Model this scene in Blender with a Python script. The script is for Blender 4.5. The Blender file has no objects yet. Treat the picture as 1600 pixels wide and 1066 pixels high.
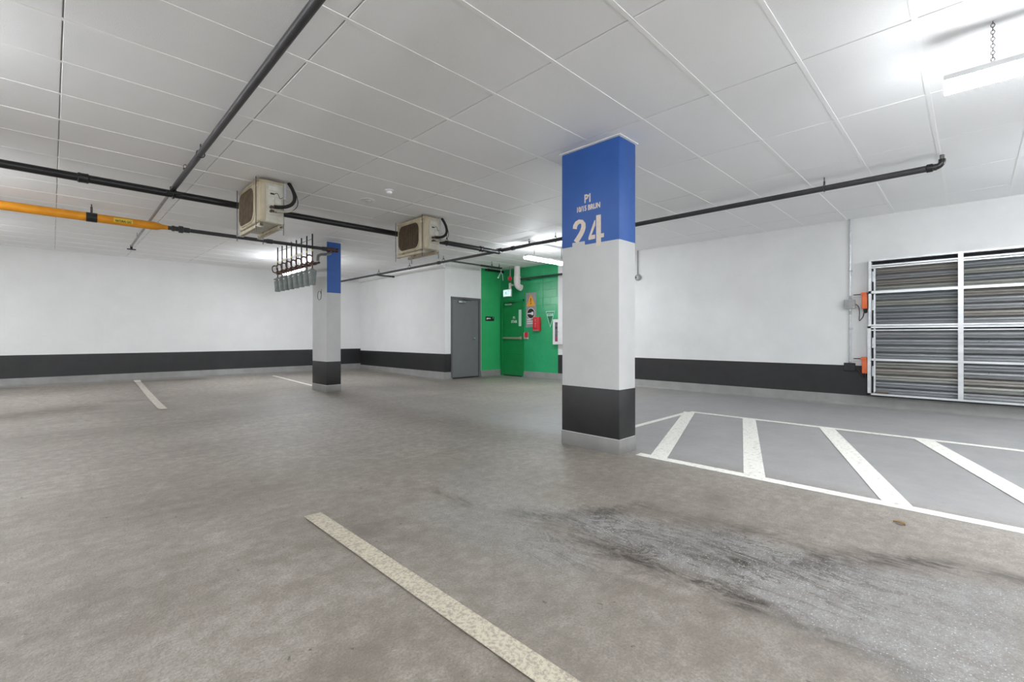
import bpy, bmesh, math, random
import numpy as np
from mathutils import Vector, Matrix
random.seed(7)
PI = math.pi
S2 = math.sqrt(2)
scene = bpy.context.scene
C = scene.collection

# ------------------------------------------------------------------ camera, world, exposure
F, EYE, CX, CY = 719.0, 1.13, 800.0, 526.0
cam = bpy.data.cameras.new('camera')
cam.sensor_width = 36.0
cam.lens = 36.0 * F / 1600.0
cam.shift_y = -(533.0 - CY) / 1600.0
cam.clip_start = 0.05
cam_ob = bpy.data.objects.new('camera', cam)
cam_ob.location = (0, 0, EYE)
cam_ob.rotation_euler = (PI / 2, 0, -PI / 4)
C.objects.link(cam_ob)
scene.camera = cam_ob
world = bpy.data.worlds.new('world')
scene.world = world
world.use_nodes = True
world.node_tree.nodes['Background'].inputs[0].default_value = (0.8, 0.85, 0.9, 1)
world.node_tree.nodes['Background'].inputs[1].default_value = 0.3
vs = scene.view_settings
vs.view_transform = 'Standard'
vs.look = 'None'
vs.gamma = 1.0
vs.exposure = 0.0
vs.use_curve_mapping = False
LAMP = 114.0          # strength of every tube lamp

# room dimensions (metres)
H = 3.06             # ceiling
XW = 9.31            # right wall (concrete, louvre, exit door)
YL = 14.45           # left wall
XR, YR = 7.29, 9.77  # corner of the small room with the grey door
XN, YN = -6.5, -5.5  # far sides behind the camera


def ray(px, py):
    a = (px - CX) / F
    return Vector(((1 + a) / S2, (1 - a) / S2, (CY - py) / F))


def hit_z(px, py, z=0.0):
    v = ray(px, py)
    return v * ((z - EYE) / v.z) + Vector((0, 0, EYE))


def hit_x(px, py, x=XW):
    v = ray(px, py)
    return v * (x / v.x) + Vector((0, 0, EYE))


def hit_y(px, py, y=YL):
    v = ray(px, py)
    return v * (y / v.y) + Vector((0, 0, EYE))


def floor_z(y):
    t = min(1.0, max(0.0, (y - 9.6) / 4.8))
    return 0.07 * t * t * (3 - 2 * t)


# ------------------------------------------------------------------ materials
def lin(r, g, b):
    def c(v):
        v /= 255.0
        return v / 12.92 if v <= 0.04045 else ((v + 0.055) / 1.055) ** 2.4
    return (c(r), c(g), c(b), 1.0)


def mat(name, rgb, rough=0.5, metal=0.0, var=None, vscale=6.0, bump=0.0, bscale=60.0, spec=0.5, detail=5.0, stretch=None, coat=0.0):
    m = bpy.data.materials.new(name)
    m.use_nodes = True
    nt = m.node_tree
    b = nt.nodes['Principled BSDF']
    b.inputs['Base Color'].default_value = lin(*rgb)
    b.inputs['Roughness'].default_value = rough
    b.inputs['Metallic'].default_value = metal
    b.inputs['Specular IOR Level'].default_value = spec
    if coat:
        b.inputs['Coat Weight'].default_value = coat
    tc = nt.nodes.new('ShaderNodeTexCoord')
    mp = nt.nodes.new('ShaderNodeMapping')
    nt.links.new(tc.outputs['Object'], mp.inputs[0])
    if stretch:
        mp.inputs['Scale'].default_value = stretch
    if var:
        n = nt.nodes.new('ShaderNodeTexNoise')
        n.inputs['Scale'].default_value = vscale
        n.inputs['Detail'].default_value = detail
        n.inputs['Roughness'].default_value = 0.6
        nt.links.new(mp.outputs[0], n.inputs['Vector'])
        r = nt.nodes.new('ShaderNodeValToRGB')
        r.color_ramp.elements[0].position = 0.32
        r.color_ramp.elements[0].color = lin(*var)
        r.color_ramp.elements[1].position = 0.68
        r.color_ramp.elements[1].color = lin(*rgb)
        nt.links.new(n.outputs['Fac'], r.inputs[0])
        nt.links.new(r.outputs[0], b.inputs['Base Color'])
    if bump:
        n2 = nt.nodes.new('ShaderNodeTexNoise')
        n2.inputs['Scale'].default_value = bscale
        n2.inputs['Detail'].default_value = 4.0
        nt.links.new(mp.outputs[0], n2.inputs['Vector'])
        bp = nt.nodes.new('ShaderNodeBump')
        bp.inputs['Strength'].default_value = bump
        bp.inputs['Distance'].default_value = 0.01
        nt.links.new(n2.outputs['Fac'], bp.inputs['Height'])
        nt.links.new(bp.outputs[0], b.inputs['Normal'])
    return m


def block_mat(name, rgb, var, axis, rough=0.55, joint=0.35, bump=0.25):
    """painted concrete block: faint courses in relief; axis = horizontal world axis of the wall"""
    m = mat(name, rgb, rough, var=var, vscale=1.7)
    nt = m.node_tree
    b = nt.nodes['Principled BSDF']
    tc = nt.nodes.new('ShaderNodeTexCoord')
    sp = nt.nodes.new('ShaderNodeSeparateXYZ')
    cb = nt.nodes.new('ShaderNodeCombineXYZ')
    nt.links.new(tc.outputs['Object'], sp.inputs[0])
    nt.links.new(sp.outputs[axis], cb.inputs[0])
    nt.links.new(sp.outputs[2], cb.inputs[1])
    br = nt.nodes.new('ShaderNodeTexBrick')
    br.inputs['Scale'].default_value = 1.0
    br.inputs['Mortar Size'].default_value = 0.006
    br.inputs['Mortar Smooth'].default_value = 0.6
    br.inputs['Brick Width'].default_value = 0.4
    br.inputs['Row Height'].default_value = 0.2
    nt.links.new(cb.outputs[0], br.inputs['Vector'])
    inv = nt.nodes.new('ShaderNodeMath')
    inv.operation = 'MULTIPLY_ADD'
    inv.inputs[1].default_value = -joint
    inv.inputs[2].default_value = 1.0
    nt.links.new(br.outputs['Fac'], inv.inputs[0])
    nz = nt.nodes.new('ShaderNodeTexNoise')
    nz.inputs['Scale'].default_value = 35.0
    nz.inputs['Detail'].default_value = 5.0
    nt.links.new(tc.outputs['Object'], nz.inputs['Vector'])
    ad = nt.nodes.new('ShaderNodeMath')
    ad.operation = 'MULTIPLY_ADD'
    ad.inputs[1].default_value = 0.25
    nt.links.new(nz.outputs['Fac'], ad.inputs[0])
    nt.links.new(inv.outputs[0], ad.inputs[2])
    bp = nt.nodes.new('ShaderNodeBump')
    bp.inputs['Strength'].default_value = bump
    bp.inputs['Distance'].default_value = 0.012
    nt.links.new(ad.outputs[0], bp.inputs['Height'])
    nt.links.new(bp.outputs[0], b.inputs['Normal'])
    return m


def emit(name, rgb, strength):
    m = bpy.data.materials.new(name)
    m.use_nodes = True
    b = m.node_tree.nodes['Principled BSDF']
    b.inputs['Base Color'].default_value = lin(*rgb)
    b.inputs['Emission Color'].default_value = lin(*rgb)
    b.inputs['Emission Strength'].default_value = strength
    return m


M = dict(
    panel=mat('ceiling_panel_white', (248, 248, 248), 0.6, var=(245, 245, 245), vscale=0.9, bump=0.3, bscale=160, spec=0.5),
    ceil_base=mat('ceiling_void', (200, 200, 200), 0.9),
    batten=mat('ceiling_rail_white', (249, 249, 248), 0.6),
    white_block_x=block_mat('white_block_along_x', (230, 230, 229), (224, 224, 223), 0),
    white_block_y=block_mat('white_block_along_y', (232, 232, 231), (226, 226, 225), 1),
    white_concrete=mat('white_painted_concrete', (227, 227, 226), 0.6, var=(217, 217, 216), vscale=1.3, bump=0.12, bscale=14),
    column_white=mat('column_white_paint', (199, 199, 198), 0.55, var=(192, 192, 191), vscale=3, bump=0.15, bscale=25),
    black_x=block_mat('black_band_along_x', (40, 40, 41), (30, 30, 31), 0, 0.45),
    black_y=block_mat('black_band_along_y', (40, 40, 41), (30, 30, 31), 1, 0.45),
    black_smooth=mat('black_band_paint', (38, 37, 38), 0.5, var=(30, 29, 30), vscale=5, bump=0.1, bscale=60),
    membrane=mat('grey_membrane', (138, 137, 135), 0.5, var=(126, 124, 121), vscale=4, bump=0.15, bscale=40),
    green_x=block_mat('green_block_along_x', (54, 176, 108), (46, 164, 96), 0, 0.35),
    green_y=block_mat('green_block_along_y', (46, 166, 110), (42, 154, 98), 1, 0.2, bump=0.7),
    green_door=mat('green_door_paint', (22, 138, 74), 0.4, var=(18, 128, 66), vscale=3),
    blue=mat('blue_paint', (44, 92, 168), 0.5, var=(38, 85, 158), vscale=3, bump=0.15, bscale=25),
    stencil=mat('cream_stencil_paint', (226, 214, 200), 0.6, var=(214, 198, 182), vscale=40),
    door_grey=mat('grey_door_paint', (112, 112, 114), 0.45, var=(106, 106, 108), vscale=3),
    door_frame=mat('dark_grey_frame', (96, 96, 98), 0.45, var=(90, 90, 92), vscale=6),
    pipe_black=mat('black_pipe', (22, 22, 23), 0.35, var=(15, 15, 16), vscale=8),
    pipe_dark=mat('dark_grey_pipe', (58, 58, 60), 0.42, var=(46, 46, 48), vscale=10),
    pipe_steel=mat('steel_pipe', (150, 147, 143), 0.35, 0.7, var=(110, 106, 102), vscale=9),
    yellow=mat('yellow_gas_paint', (226, 150, 22), 0.4, var=(206, 132, 16), vscale=5),
    yellow_label=mat('pale_yellow_label', (226, 200, 70), 0.5, var=(216, 188, 60), vscale=20),
    tape=mat('yellow_tape', (220, 205, 120), 0.5, var=(205, 188, 100), vscale=20),
    ink=mat('black_ink', (22, 18, 12), 0.6, var=(30, 24, 14), vscale=20),
    brass=mat('brown_brass', (104, 76, 66), 0.4, 0.5, var=(78, 56, 50), vscale=30),
    bell=mat('grey_cast_regulator', (132, 140, 138), 0.5, 0.0, var=(112, 120, 118), vscale=14),
    ac=mat('cream_ac_casing', (206, 196, 172), 0.5, var=(168, 152, 124), vscale=7, detail=8, stretch=(1, 1, 0.35)),
    ac_side=mat('grey_ac_side', (205, 204, 194), 0.45, var=(172, 166, 148), vscale=6, detail=8),
    ac_dark=mat('brown_fan_recess', (58, 46, 30), 0.7, var=(40, 30, 18), vscale=9),
    ac_bar=mat('tan_grille_bar', (120, 100, 76), 0.55, var=(88, 70, 48), vscale=16),
    ac_label=mat('pale_label', (216, 214, 204), 0.6, var=(196, 192, 180), vscale=25),
    hose=mat('black_foam_hose', (34, 33, 31), 0.75, var=(26, 25, 24), vscale=30, bump=0.3, bscale=120),
    galv=mat('galvanised_steel', (206, 209, 211), 0.35, 0.65, var=(178, 182, 186), vscale=18),
    rod=mat('threaded_rod', (92, 92, 92), 0.4, 0.6, var=(70, 70, 70), vscale=60),
    lou_frame=mat('bright_aluminium', (224, 226, 227), 0.34, 0.55, var=(200, 203, 205), vscale=10, stretch=(1, 0.15, 1)),
    lou_back=mat('louvre_dark_back', (40, 41, 43), 0.8, var=(32, 33, 35), vscale=5),
    orange=mat('orange_actuator', (236, 118, 66), 0.45, var=(222, 104, 54), vscale=12),
    box_grey=mat('grey_junction_box', (160, 160, 160), 0.45, 0.2, var=(146, 146, 146), vscale=20),
    black_plastic=mat('black_plastic', (26, 26, 27), 0.45, var=(20, 20, 21), vscale=20),
    white_plastic=mat('white_plastic', (228, 222, 220), 0.45, var=(216, 206, 204), vscale=12),
    white_metal=mat('white_enamel', (224, 224, 224), 0.4, var=(216, 216, 216), vscale=10),
    red=mat('red_paint', (206, 36, 48), 0.38, var=(190, 28, 40), vscale=14),
    sign_grey=mat('sign_grey', (158, 152, 154), 0.5, var=(148, 142, 144), vscale=12),
    amber=mat('sign_amber', (240, 172, 52), 0.5, var=(232, 160, 40), vscale=20),
    sign_white=mat('sign_white', (236, 236, 236), 0.5, var=(226, 226, 226), vscale=20),
    pennant=mat('pennant_green', (22, 110, 72), 0.5, var=(18, 100, 64), vscale=20),
    pennant_pale=mat('pennant_pale', (176, 226, 202), 0.5, var=(166, 216, 192), vscale=20),
    chrome=mat('satin_chrome', (214, 214, 212), 0.22, 0.9, var=(196, 196, 194), vscale=30),
    brushed=mat('panic_bar_metal', (176, 176, 150), 0.4, 0.5, var=(160, 160, 134), vscale=14),
    glass=mat('wired_glass_pale', (214, 240, 224), 0.15, var=(200, 232, 214), vscale=10),
    ext_glass=mat('cabinet_glass', (112, 104, 110), 0.15, var=(86, 78, 84), vscale=14),
    leaf=mat('dry_leaf', (150, 120, 70), 0.8, var=(128, 98, 52), vscale=40),
    line_white=None,
    lens=emit('tube_diffuser_lit', (245, 250, 255), LAMP),
    exit_lit=emit('exit_sign_lit', (205, 236, 232), 1.0),
    exit_man=emit('exit_sign_teal', (96, 168, 176), 0.55),
)


def paint_line_mat(name, rgb, worn, amount, scale):
    """white road paint that is worn through to the floor colour in fine flecks"""
    m = bpy.data.materials.new(name)
    m.use_nodes = True
    nt = m.node_tree
    b = nt.nodes['Principled BSDF']
    b.inputs['Roughness'].default_value = 0.6
    tc = nt.nodes.new('ShaderNodeTexCoord')
    n = nt.nodes.new('ShaderNodeTexNoise')
    n.inputs['Scale'].default_value = scale
    n.inputs['Detail'].default_value = 6
    n.inputs['Roughness'].default_value = 0.7
    nt.links.new(tc.outputs['Object'], n.inputs['Vector'])
    r = nt.nodes.new('ShaderNodeValToRGB')
    r.color_ramp.elements[0].position = amount
    r.color_ramp.elements[0].color = lin(*worn)
    r.color_ramp.elements[1].position = amount + 0.12
    r.color_ramp.elements[1].color = lin(*rgb)
    nt.links.new(n.outputs['Fac'], r.inputs[0])
    nt.links.new(r.outputs[0], b.inputs['Base Color'])
    return m


M['line_white'] = paint_line_mat('line_paint_white', (228, 226, 218), (190, 188, 182), 0.36, 26)
M['line_worn'] = paint_line_mat('line_paint_worn', (176, 168, 150), (140, 132, 120), 0.42, 75)
M['line_faint'] = paint_line_mat('line_paint_faint', (194, 187, 176), (176, 168, 158), 0.45, 20)


def blade_mat(name, a, b2, seed):
    return mat(name, a, 0.42, 0.35, var=b2, vscale=5 + seed, stretch=(1, 0.06, 4))


BLADES = [blade_mat('louvre_blade_grey', (138, 139, 140), (126, 127, 129), 0),
          blade_mat('louvre_blade_blue_grey', (130, 133, 136), (118, 121, 124), 1),
          blade_mat('louvre_blade_warm', (138, 134, 128), (124, 119, 113), 2),
          blade_mat('louvre_blade_olive', (144, 144, 139), (130, 130, 124), 3)]


# ------------------------------------------------------------------ mesh helpers
def frame_of(d):
    d = Vector(d).normalized()
    up = Vector((0, 0, 1)) if abs(d.z) < 0.95 else Vector((1, 0, 0))
    a = d.cross(up).normalized()
    return a, a.cross(d).normalized()


class MB:
    def __init__(s):
        s.v, s.f = [], []

    def add(s, vs_, fs):
        o = len(s.v)
        s.v += [Vector(p) for p in vs_]
        s.f += [tuple(i + o for i in f) for f in fs]
        return s

    def box(s, lo, hi):
        (x0, y0, z0), (x1, y1, z1) = lo, hi
        x0, x1 = min(x0, x1), max(x0, x1)
        y0, y1 = min(y0, y1), max(y0, y1)
        z0, z1 = min(z0, z1), max(z0, z1)
        return s.add([(x0, y0, z0), (x1, y0, z0), (x1, y1, z0), (x0, y1, z0), (x0, y0, z1), (x1, y0, z1), (x1, y1, z1), (x0, y1, z1)],
                     [(0, 3, 2, 1), (4, 5, 6, 7), (0, 1, 5, 4), (1, 2, 6, 5), (2, 3, 7, 6), (3, 0, 4, 7)])

    def rbox(s, lo, hi, r=0.01, seg=2):
        bm = bmesh.new()
        bmesh.ops.create_cube(bm, size=1.0)
        lo, hi = Vector(lo), Vector(hi)
        c, d = (lo + hi) / 2, hi - lo
        for v in bm.verts:
            v.co = Vector((c.x + v.co.x * d.x, c.y + v.co.y * d.y, c.z + v.co.z * d.z))
        bmesh.ops.bevel(bm, geom=bm.edges[:], offset=r, segments=seg, profile=0.5, affect='EDGES')
        bm.verts.index_update()
        s.add([v.co.copy() for v in bm.verts], [tuple(v.index for v in f.verts) for f in bm.faces])
        bm.free()
        return s

    def cone(s, p0, p1, r0, r1, n=16, caps=True):
        p0, p1 = Vector(p0), Vector(p1)
        a, b = frame_of(p1 - p0)
        vs_ = []
        for p, r in ((p0, r0), (p1, r1)):
            vs_ += [p + (a * math.cos(2 * PI * i / n) + b * math.sin(2 * PI * i / n)) * r for i in range(n)]
        fs = [(i, (i + 1) % n, n + (i + 1) % n, n + i) for i in range(n)]
        if caps:
            fs += [tuple(range(n - 1, -1, -1)), tuple(range(n, 2 * n))]
        return s.add(vs_, fs)

    def cyl(s, p0, p1, r, n=16):
        return s.cone(p0, p1, r, r, n)

    def lathe(s, base, axis, prof, n=20):
        base = Vector(base)
        ax = Vector(axis).normalized()
        a, b = frame_of(ax)
        vs_, fs = [], []
        for (t, r) in prof:
            vs_ += [base + ax * t + (a * math.cos(2 * PI * i / n) + b * math.sin(2 * PI * i / n)) * r for i in range(n)]
        k = len(prof)
        for j in range(k - 1):
            fs += [(j * n + i, j * n + (i + 1) % n, (j + 1) * n + (i + 1) % n, (j + 1) * n + i) for i in range(n)]
        fs += [tuple(range(n - 1, -1, -1)), tuple(range((k - 1) * n, k * n))]
        return s.add(vs_, fs)

    def tube(s, pts, r, n=10, closed=False):
        pts = [Vector(p) for p in pts]
        k = len(pts)
        vs_, fs = [], []
        a = None
        for i, p in enumerate(pts):
            if closed:
                d = pts[(i + 1) % k] - pts[i - 1]
            else:
                d = pts[min(i + 1, k - 1)] - pts[max(i - 1, 0)]
            d.normalize()
            if a is None:
                a, b = frame_of(d)
            else:
                a = (a - d * a.dot(d)).normalized()
                b = a.cross(d).normalized()
            vs_ += [p + (a * math.cos(2 * PI * j / n) + b * math.sin(2 * PI * j / n)) * r for j in range(n)]
        for i in range(k if closed else k - 1):
            q = (i + 1) % k
            fs += [(i * n + j, i * n + (j + 1) % n, q * n + (j + 1) % n, q * n + j) for j in range(n)]
        if not closed:
            fs += [tuple(range(n - 1, -1, -1)), tuple(range((k - 1) * n, k * n))]
        return s.add(vs_, fs)

    def torus(s, c, normal, R, r, n=20, m=8, sy=1.0, up=None):
        c = Vector(c)
        nn = Vector(normal).normalized()
        if up is None:
            a, b = frame_of(nn)
        else:
            b = Vector(up).normalized()
            a = b.cross(nn).normalized()
        pts = [c + a * math.cos(2 * PI * i / n) * R + b * math.sin(2 * PI * i / n) * R * sy for i in range(n)]
        return s.tube(pts, r, m, closed=True)

    def prism(s, poly, off):
        """poly: list of 3D points in a plane, extruded by the vector off"""
        off = Vector(off)
        k = len(poly)
        p = [Vector(q) for q in poly]
        return s.add(p + [q + off for q in p],
                     [tuple(range(k - 1, -1, -1)), tuple(range(k, 2 * k))] + [(i, (i + 1) % k, k + (i + 1) % k, k + i) for i in range(k)])

    def build(s, name, m, parent=None, smooth=True, label=None):
        me = bpy.data.meshes.new(name)
        if parent is not None:
            org = Vector(world_of(parent))
        else:
            xs = [p.x for p in s.v]
            ys = [p.y for p in s.v]
            zs = [p.z for p in s.v]
            org = Vector(((min(xs) + max(xs)) / 2, (min(ys) + max(ys)) / 2, min(zs)))
        me.from_pydata([tuple(p - org) for p in s.v], [], s.f)
        me.materials.append(m)
        me.validate()
        bm = bmesh.new()
        bm.from_mesh(me)
        bmesh.ops.recalc_face_normals(bm, faces=bm.faces)
        bm.to_mesh(me)
        bm.free()
        if smooth:
            me.polygons.foreach_set('use_smooth', [True] * len(me.polygons))
            me.set_sharp_from_angle(angle=math.radians(38))
        o = bpy.data.objects.new(name, me)
        C.objects.link(o)
        if parent is not None:
            o.parent = parent
        else:
            o.location = org
        if label:
            o['label'] = label
        return o


def world_of(o):
    p = Vector(o.location)
    while o.parent:
        o = o.parent
        p += Vector(o.location)
    return p


def thing(name, loc, label, cat, group=None):
    o = bpy.data.objects.new(name, None)
    o.empty_display_size = 0.1
    C.objects.link(o)
    o.location = loc
    return tag(o, label, cat, group)


def tag(o, label, cat, group=None):
    o['label'] = label
    o['category'] = cat
    if group:
        o['group'] = group
    return o


def struct(o, label=None):
    o['kind'] = 'structure'
    if label:
        o['label'] = label
    return o


def copy_tree(o, parent=None):
    c = o.copy()
    C.objects.link(c)
    c.parent = parent
    for ch in list(o.children):
        copy_tree(ch, c)
    return c


def arc(c, a, b, r, t0, t1, n=8):
    c, a, b = Vector(c), Vector(a), Vector(b)
    return [c + (a * math.cos(t0 + (t1 - t0) * i / n) + b * math.sin(t0 + (t1 - t0) * i / n)) * r for i in range(n + 1)]


def bezier(p0, p1, p2, p3, n=14):
    p0, p1, p2, p3 = map(Vector, (p0, p1, p2, p3))
    out = []
    for i in range(n + 1):
        t = i / n
        out.append(p0 * (1 - t) ** 3 + p1 * 3 * t * (1 - t) ** 2 + p2 * 3 * t * t * (1 - t) + p3 * t ** 3)
    return out


def text_mesh(name, body, size, m, parent, origin, right, up, normal, xscale=1.0, bold=0.0, depth=0.001, align='CENTER'):
    cu = bpy.data.curves.new(name, 'FONT')
    cu.body = body
    cu.size = size
    cu.align_x = align
    cu.align_y = 'CENTER'
    cu.extrude = depth
    cu.offset = bold
    cu.resolution_u = 3
    to = bpy.data.objects.new(name + '_curve', cu)
    C.objects.link(to)
    bpy.context.view_layer.update()
    me = bpy.data.meshes.new_from_object(to.evaluated_get(bpy.context.evaluated_depsgraph_get()))
    bpy.data.objects.remove(to)
    bpy.data.curves.remove(cu)
    right, up, normal = Vector(right), Vector(up), Vector(normal)
    org = Vector(origin) - world_of(parent)
    for v in me.vertices:
        v.co = org + right * v.co.x * xscale + up * v.co.y + normal * v.co.z
    me.materials.clear()
    me.materials.append(m)
    me.name = name
    o = bpy.data.objects.new(name, me)
    C.objects.link(o)
    o.parent = parent
    return o


# ------------------------------------------------------------------ floor
def seg_dist(P, a, b):
    a, b = np.array(a), np.array(b)
    d = b - a
    t = np.clip(((P - a) @ d) / (d @ d), 0, 1)
    return np.linalg.norm(P - (a + t[:, None] * d), axis=1)


def vnoise(P, scale, seed):
    """smooth value noise on the floor plane"""
    rng = np.random.RandomState(seed)
    G = rng.rand(256, 256)
    q = P * scale + 1000.0
    i = np.floor(q).astype(int)
    fr = q - i
    fr = fr * fr * (3 - 2 * fr)
    x0, y0 = i[:, 0] % 256, i[:, 1] % 256
    x1, y1 = (x0 + 1) % 256, (y0 + 1) % 256
    a = G[x0, y0] * (1 - fr[:, 0]) + G[x1, y0] * fr[:, 0]
    b = G[x0, y1] * (1 - fr[:, 0]) + G[x1, y1] * fr[:, 0]
    return a * (1 - fr[:, 1]) + b * fr[:, 1]


def fbm(P, scale, seed, o=4):
    return sum(vnoise(P, scale * 2 ** k, seed + k) * 0.5 ** k for k in range(o)) / sum(0.5 ** k for k in range(o))


def px_floor(pts):
    return [tuple(hit_z(x, y, 0.0)[:2]) for x, y in pts]


def build_floor():
    st = 0.045
    xs = np.concatenate([[XN], np.arange(-0.6, XW, st), [XW]])
    ys = np.concatenate([[YN], np.arange(-1.4, YL, st), [YL]])
    X, Y = np.meshgrid(xs, ys, indexing='ij')
    P = np.stack([X.ravel(), Y.ravel()], 1)
    Z = np.array([floor_z(y) for y in ys])
    Zg = np.tile(Z, len(xs))
    n, k = len(xs), len(ys)
    idx = np.arange(n * k).reshape(n, k)
    faces = np.stack([idx[:-1, :-1].ravel(), idx[1:, :-1].ravel(), idx[1:, 1:].ravel(), idx[:-1, 1:].ravel()], 1)
    me = bpy.data.meshes.new('floor')
    me.from_pydata(np.column_stack([P, Zg]).tolist(), [], faces.tolist())
    # stain masks with shapes of their own
    warp = np.stack([fbm(P, 2.2, 11) - 0.5, fbm(P, 2.2, 31) - 0.5], 1)
    W = P + warp * 0.28

    def line_mask(pts, width, soft):
        q = px_floor(pts)
        d = np.min([seg_dist(W, q[i], q[i + 1]) for i in range(len(q) - 1)], axis=0)
        return np.clip(1 - (d - width) / soft, 0, 1)
    dark = np.zeros(len(P))
    for pts, w, s, a in [
        ([(770, 795), (860, 812), (960, 800), (1020, 790)], 0.02, 0.10, 1.0),
        ([(690, 770), (780, 800), (850, 825)], 0.01, 0.10, 0.6),
        ([(950, 850), (1010, 880), (1100, 910), (1180, 945)], 0.03, 0.10, 1.15),
        ([(1020, 860), (1120, 850), (1180, 830)], 0.02, 0.10, 0.95),
        ([(1180, 945), (1260, 985), (1330, 1010), (1450, 1066)], 0.01, 0.10, 0.7),
        ([(1100, 870), (1250, 882), (1400, 878), (1500, 893), (1640, 930)], 0.03, 0.11, 1.1),
        ([(1380, 872), (1480, 890), (1600, 920)], 0.03, 0.10, 0.5),
        ([(1000, 790), (1090, 810), (1200, 840)], 0.01, 0.12, 0.45),
        ([(1500, 960), (1560, 975), (1620, 985)], 0.0, 0.10, 0.35),
        ([(880, 845), (960, 860), (1040, 870)], 0.0, 0.12, 0.5),
    ]:
        dark = np.maximum(dark, line_mask(pts, w, s) * a)
    dark *= np.clip(0.35 + 1.5 * (fbm(P, 5.0, 71) - 0.3), 0, 1.2)
    # wet, rinsed patch between the dark edges
    poly = px_floor([(800, 790), (960, 795), (1150, 830), (1320, 872), (1640, 925), (1700, 1150), (1450, 1100), (1250, 990), (1100, 915), (960, 862)])
    inside = np.zeros(len(P), bool)
    j = len(poly) - 1
    for i in range(len(poly)):
        xi, yi = poly[i]
        xj, yj = poly[j]
        c = ((yi > W[:, 1]) != (yj > W[:, 1])) & (W[:, 0] < (xj - xi) * (W[:, 1] - yi) / (yj - yi + 1e-12) + xi)
        inside ^= c
        j = i
    edge = np.min([seg_dist(W, poly[i], poly[(i + 1) % len(poly)]) for i in range(len(poly))], axis=0)
    wet = np.where(inside, np.clip(edge / 0.15, 0, 1), 0)
    wet2 = line_mask([(690, 800), (760, 830), (900, 880)], 0.05, 0.3) * 0.5 + line_mask([(740, 740), (800, 790)], 0.05, 0.3) * 0.5
    wet = np.clip(wet + wet2, 0, 1)
    sq = px_floor([(930, 835), (1040, 850), (1150, 868), (1270, 880)])
    streaky = np.clip(1 - np.min([seg_dist(W, sq[i], sq[i + 1]) for i in range(3)], axis=0) / 0.55, 0, 1) ** 0.6
    streaky = np.clip(streaky + 0.25 * wet, 0, 1)
    # brown soil: general, plus named smears
    brown = np.clip((fbm(P, 0.55, 5) - 0.42) * 2.6, 0, 1) * 0.55
    for pts, w, s, a in [
        ([(560, 960), (800, 1000), (900, 1066)], 0.08, 0.35, 0.8),
        ([(820, 900), (950, 920), (1100, 970), (1250, 1040)], 0.05, 0.3, 0.7),
        ([(1020, 800), (1200, 830), (1300, 860)], 0.04, 0.2, 0.5),
        ([(-60, 660), (30, 650), (110, 640)], 0.1, 0.7, 1.0),
        ([(-60, 612), (20, 612)], 0.1, 0.6, 0.8),
        ([(215, 600), (262, 636)], 0.0, 0.5, 0.6),
        ([(230, 600), (300, 597)], 0.1, 0.4, 0.9),
        ([(180, 628), (255, 624)], 0.05, 0.3, 0.7),
        ([(150, 645), (260, 640)], 0.05, 0.3, 0.6),
        ([(0, 690), (250, 668), (420, 640), (520, 615)], 0.15, 0.8, 0.55),
        ([(0, 760), (200, 720), (420, 690)], 0.1, 0.5, 0.3),
        ([(300, 1000), (600, 860), (760, 810)], 0.05, 0.4, 0.35),
    ]:
        brown = np.maximum(brown, line_mask(pts, w, s) * a)
    near = np.hypot(P[:, 0] - 0.6, P[:, 1] - 1.4)
    brown = np.maximum(brown, np.clip((4.4 - near) / 2.4, 0, 1) * np.clip(0.5 + 0.9 * (fbm(P, 1.6, 91) - 0.3), 0, 1))
    clean = np.clip((P[:, 0] - 3.75) / 0.5, 0, 1) * np.clip((7.2 - P[:, 1]) / 3.5, 0, 1)
    edgeband = np.clip((0.55 - np.minimum(np.abs(YL - P[:, 1]), np.abs(XW - P[:, 0]))) / 0.3, 0, 1)
    clean = np.maximum(clean, edgeband * 0.7)
    brown *= (1 - 0.8 * clean)
    pale = np.clip((P[:, 1] - 8.5) / 3.5, 0, 1) * np.clip((4.6 - P[:, 0]) / 1.5, 0, 1) * (0.6 + 0.4 * fbm(P, 0.8, 44))
    for nm, arr in (('dark', dark), ('pale', pale), ('wet', wet), ('streaky', streaky), ('brown', brown), ('clean', clean)):
        at = me.attributes.new(nm, 'FLOAT', 'POINT')
        at.data.foreach_set('value', arr.astype(np.float32))
    me.polygons.foreach_set('use_smooth', [True] * len(me.polygons))
    # material
    m = bpy.data.materials.new('garage_floor_membrane')
    m.use_nodes = True
    nt = m.node_tree
    L = nt.links.new
    b = nt.nodes['Principled BSDF']

    def node(t, **kw):
        q = nt.nodes.new(t)
        for a, v in kw.items():
            setattr(q, a, v)
        return q

    def attr(nm):
        q = node('ShaderNodeAttribute')
        q.attribute_name = nm
        return q.outputs['Fac']

    def noise(scale, detail=5.0, rough=0.6, stretch=None, rot=0.0, dist=0.0):
        q = node('ShaderNodeTexNoise')
        q.inputs['Distortion'].default_value = dist
        q.inputs['Scale'].default_value = scale
        q.inputs['Detail'].default_value = detail
        q.inputs['Roughness'].default_value = rough
        mp = node('ShaderNodeMapping')
        if stretch:
            mp.inputs['Scale'].default_value = stretch
        mp.inputs['Rotation'].default_value = (0, 0, rot)
        L(tc.outputs['Object'], mp.inputs[0])
        L(mp.outputs[0], q.inputs['Vector'])
        return q.outputs['Fac']

    def ramp(src, p0, p1, c0=0.0, c1=1.0):
        q = node('ShaderNodeMapRange')
        q.inputs['From Min'].default_value = p0
        q.inputs['From Max'].default_value = p1
        q.inputs['To Min'].default_value = c0
        q.inputs['To Max'].default_value = c1
        L(src, q.inputs['Value'])
        return q.outputs[0]

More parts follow.
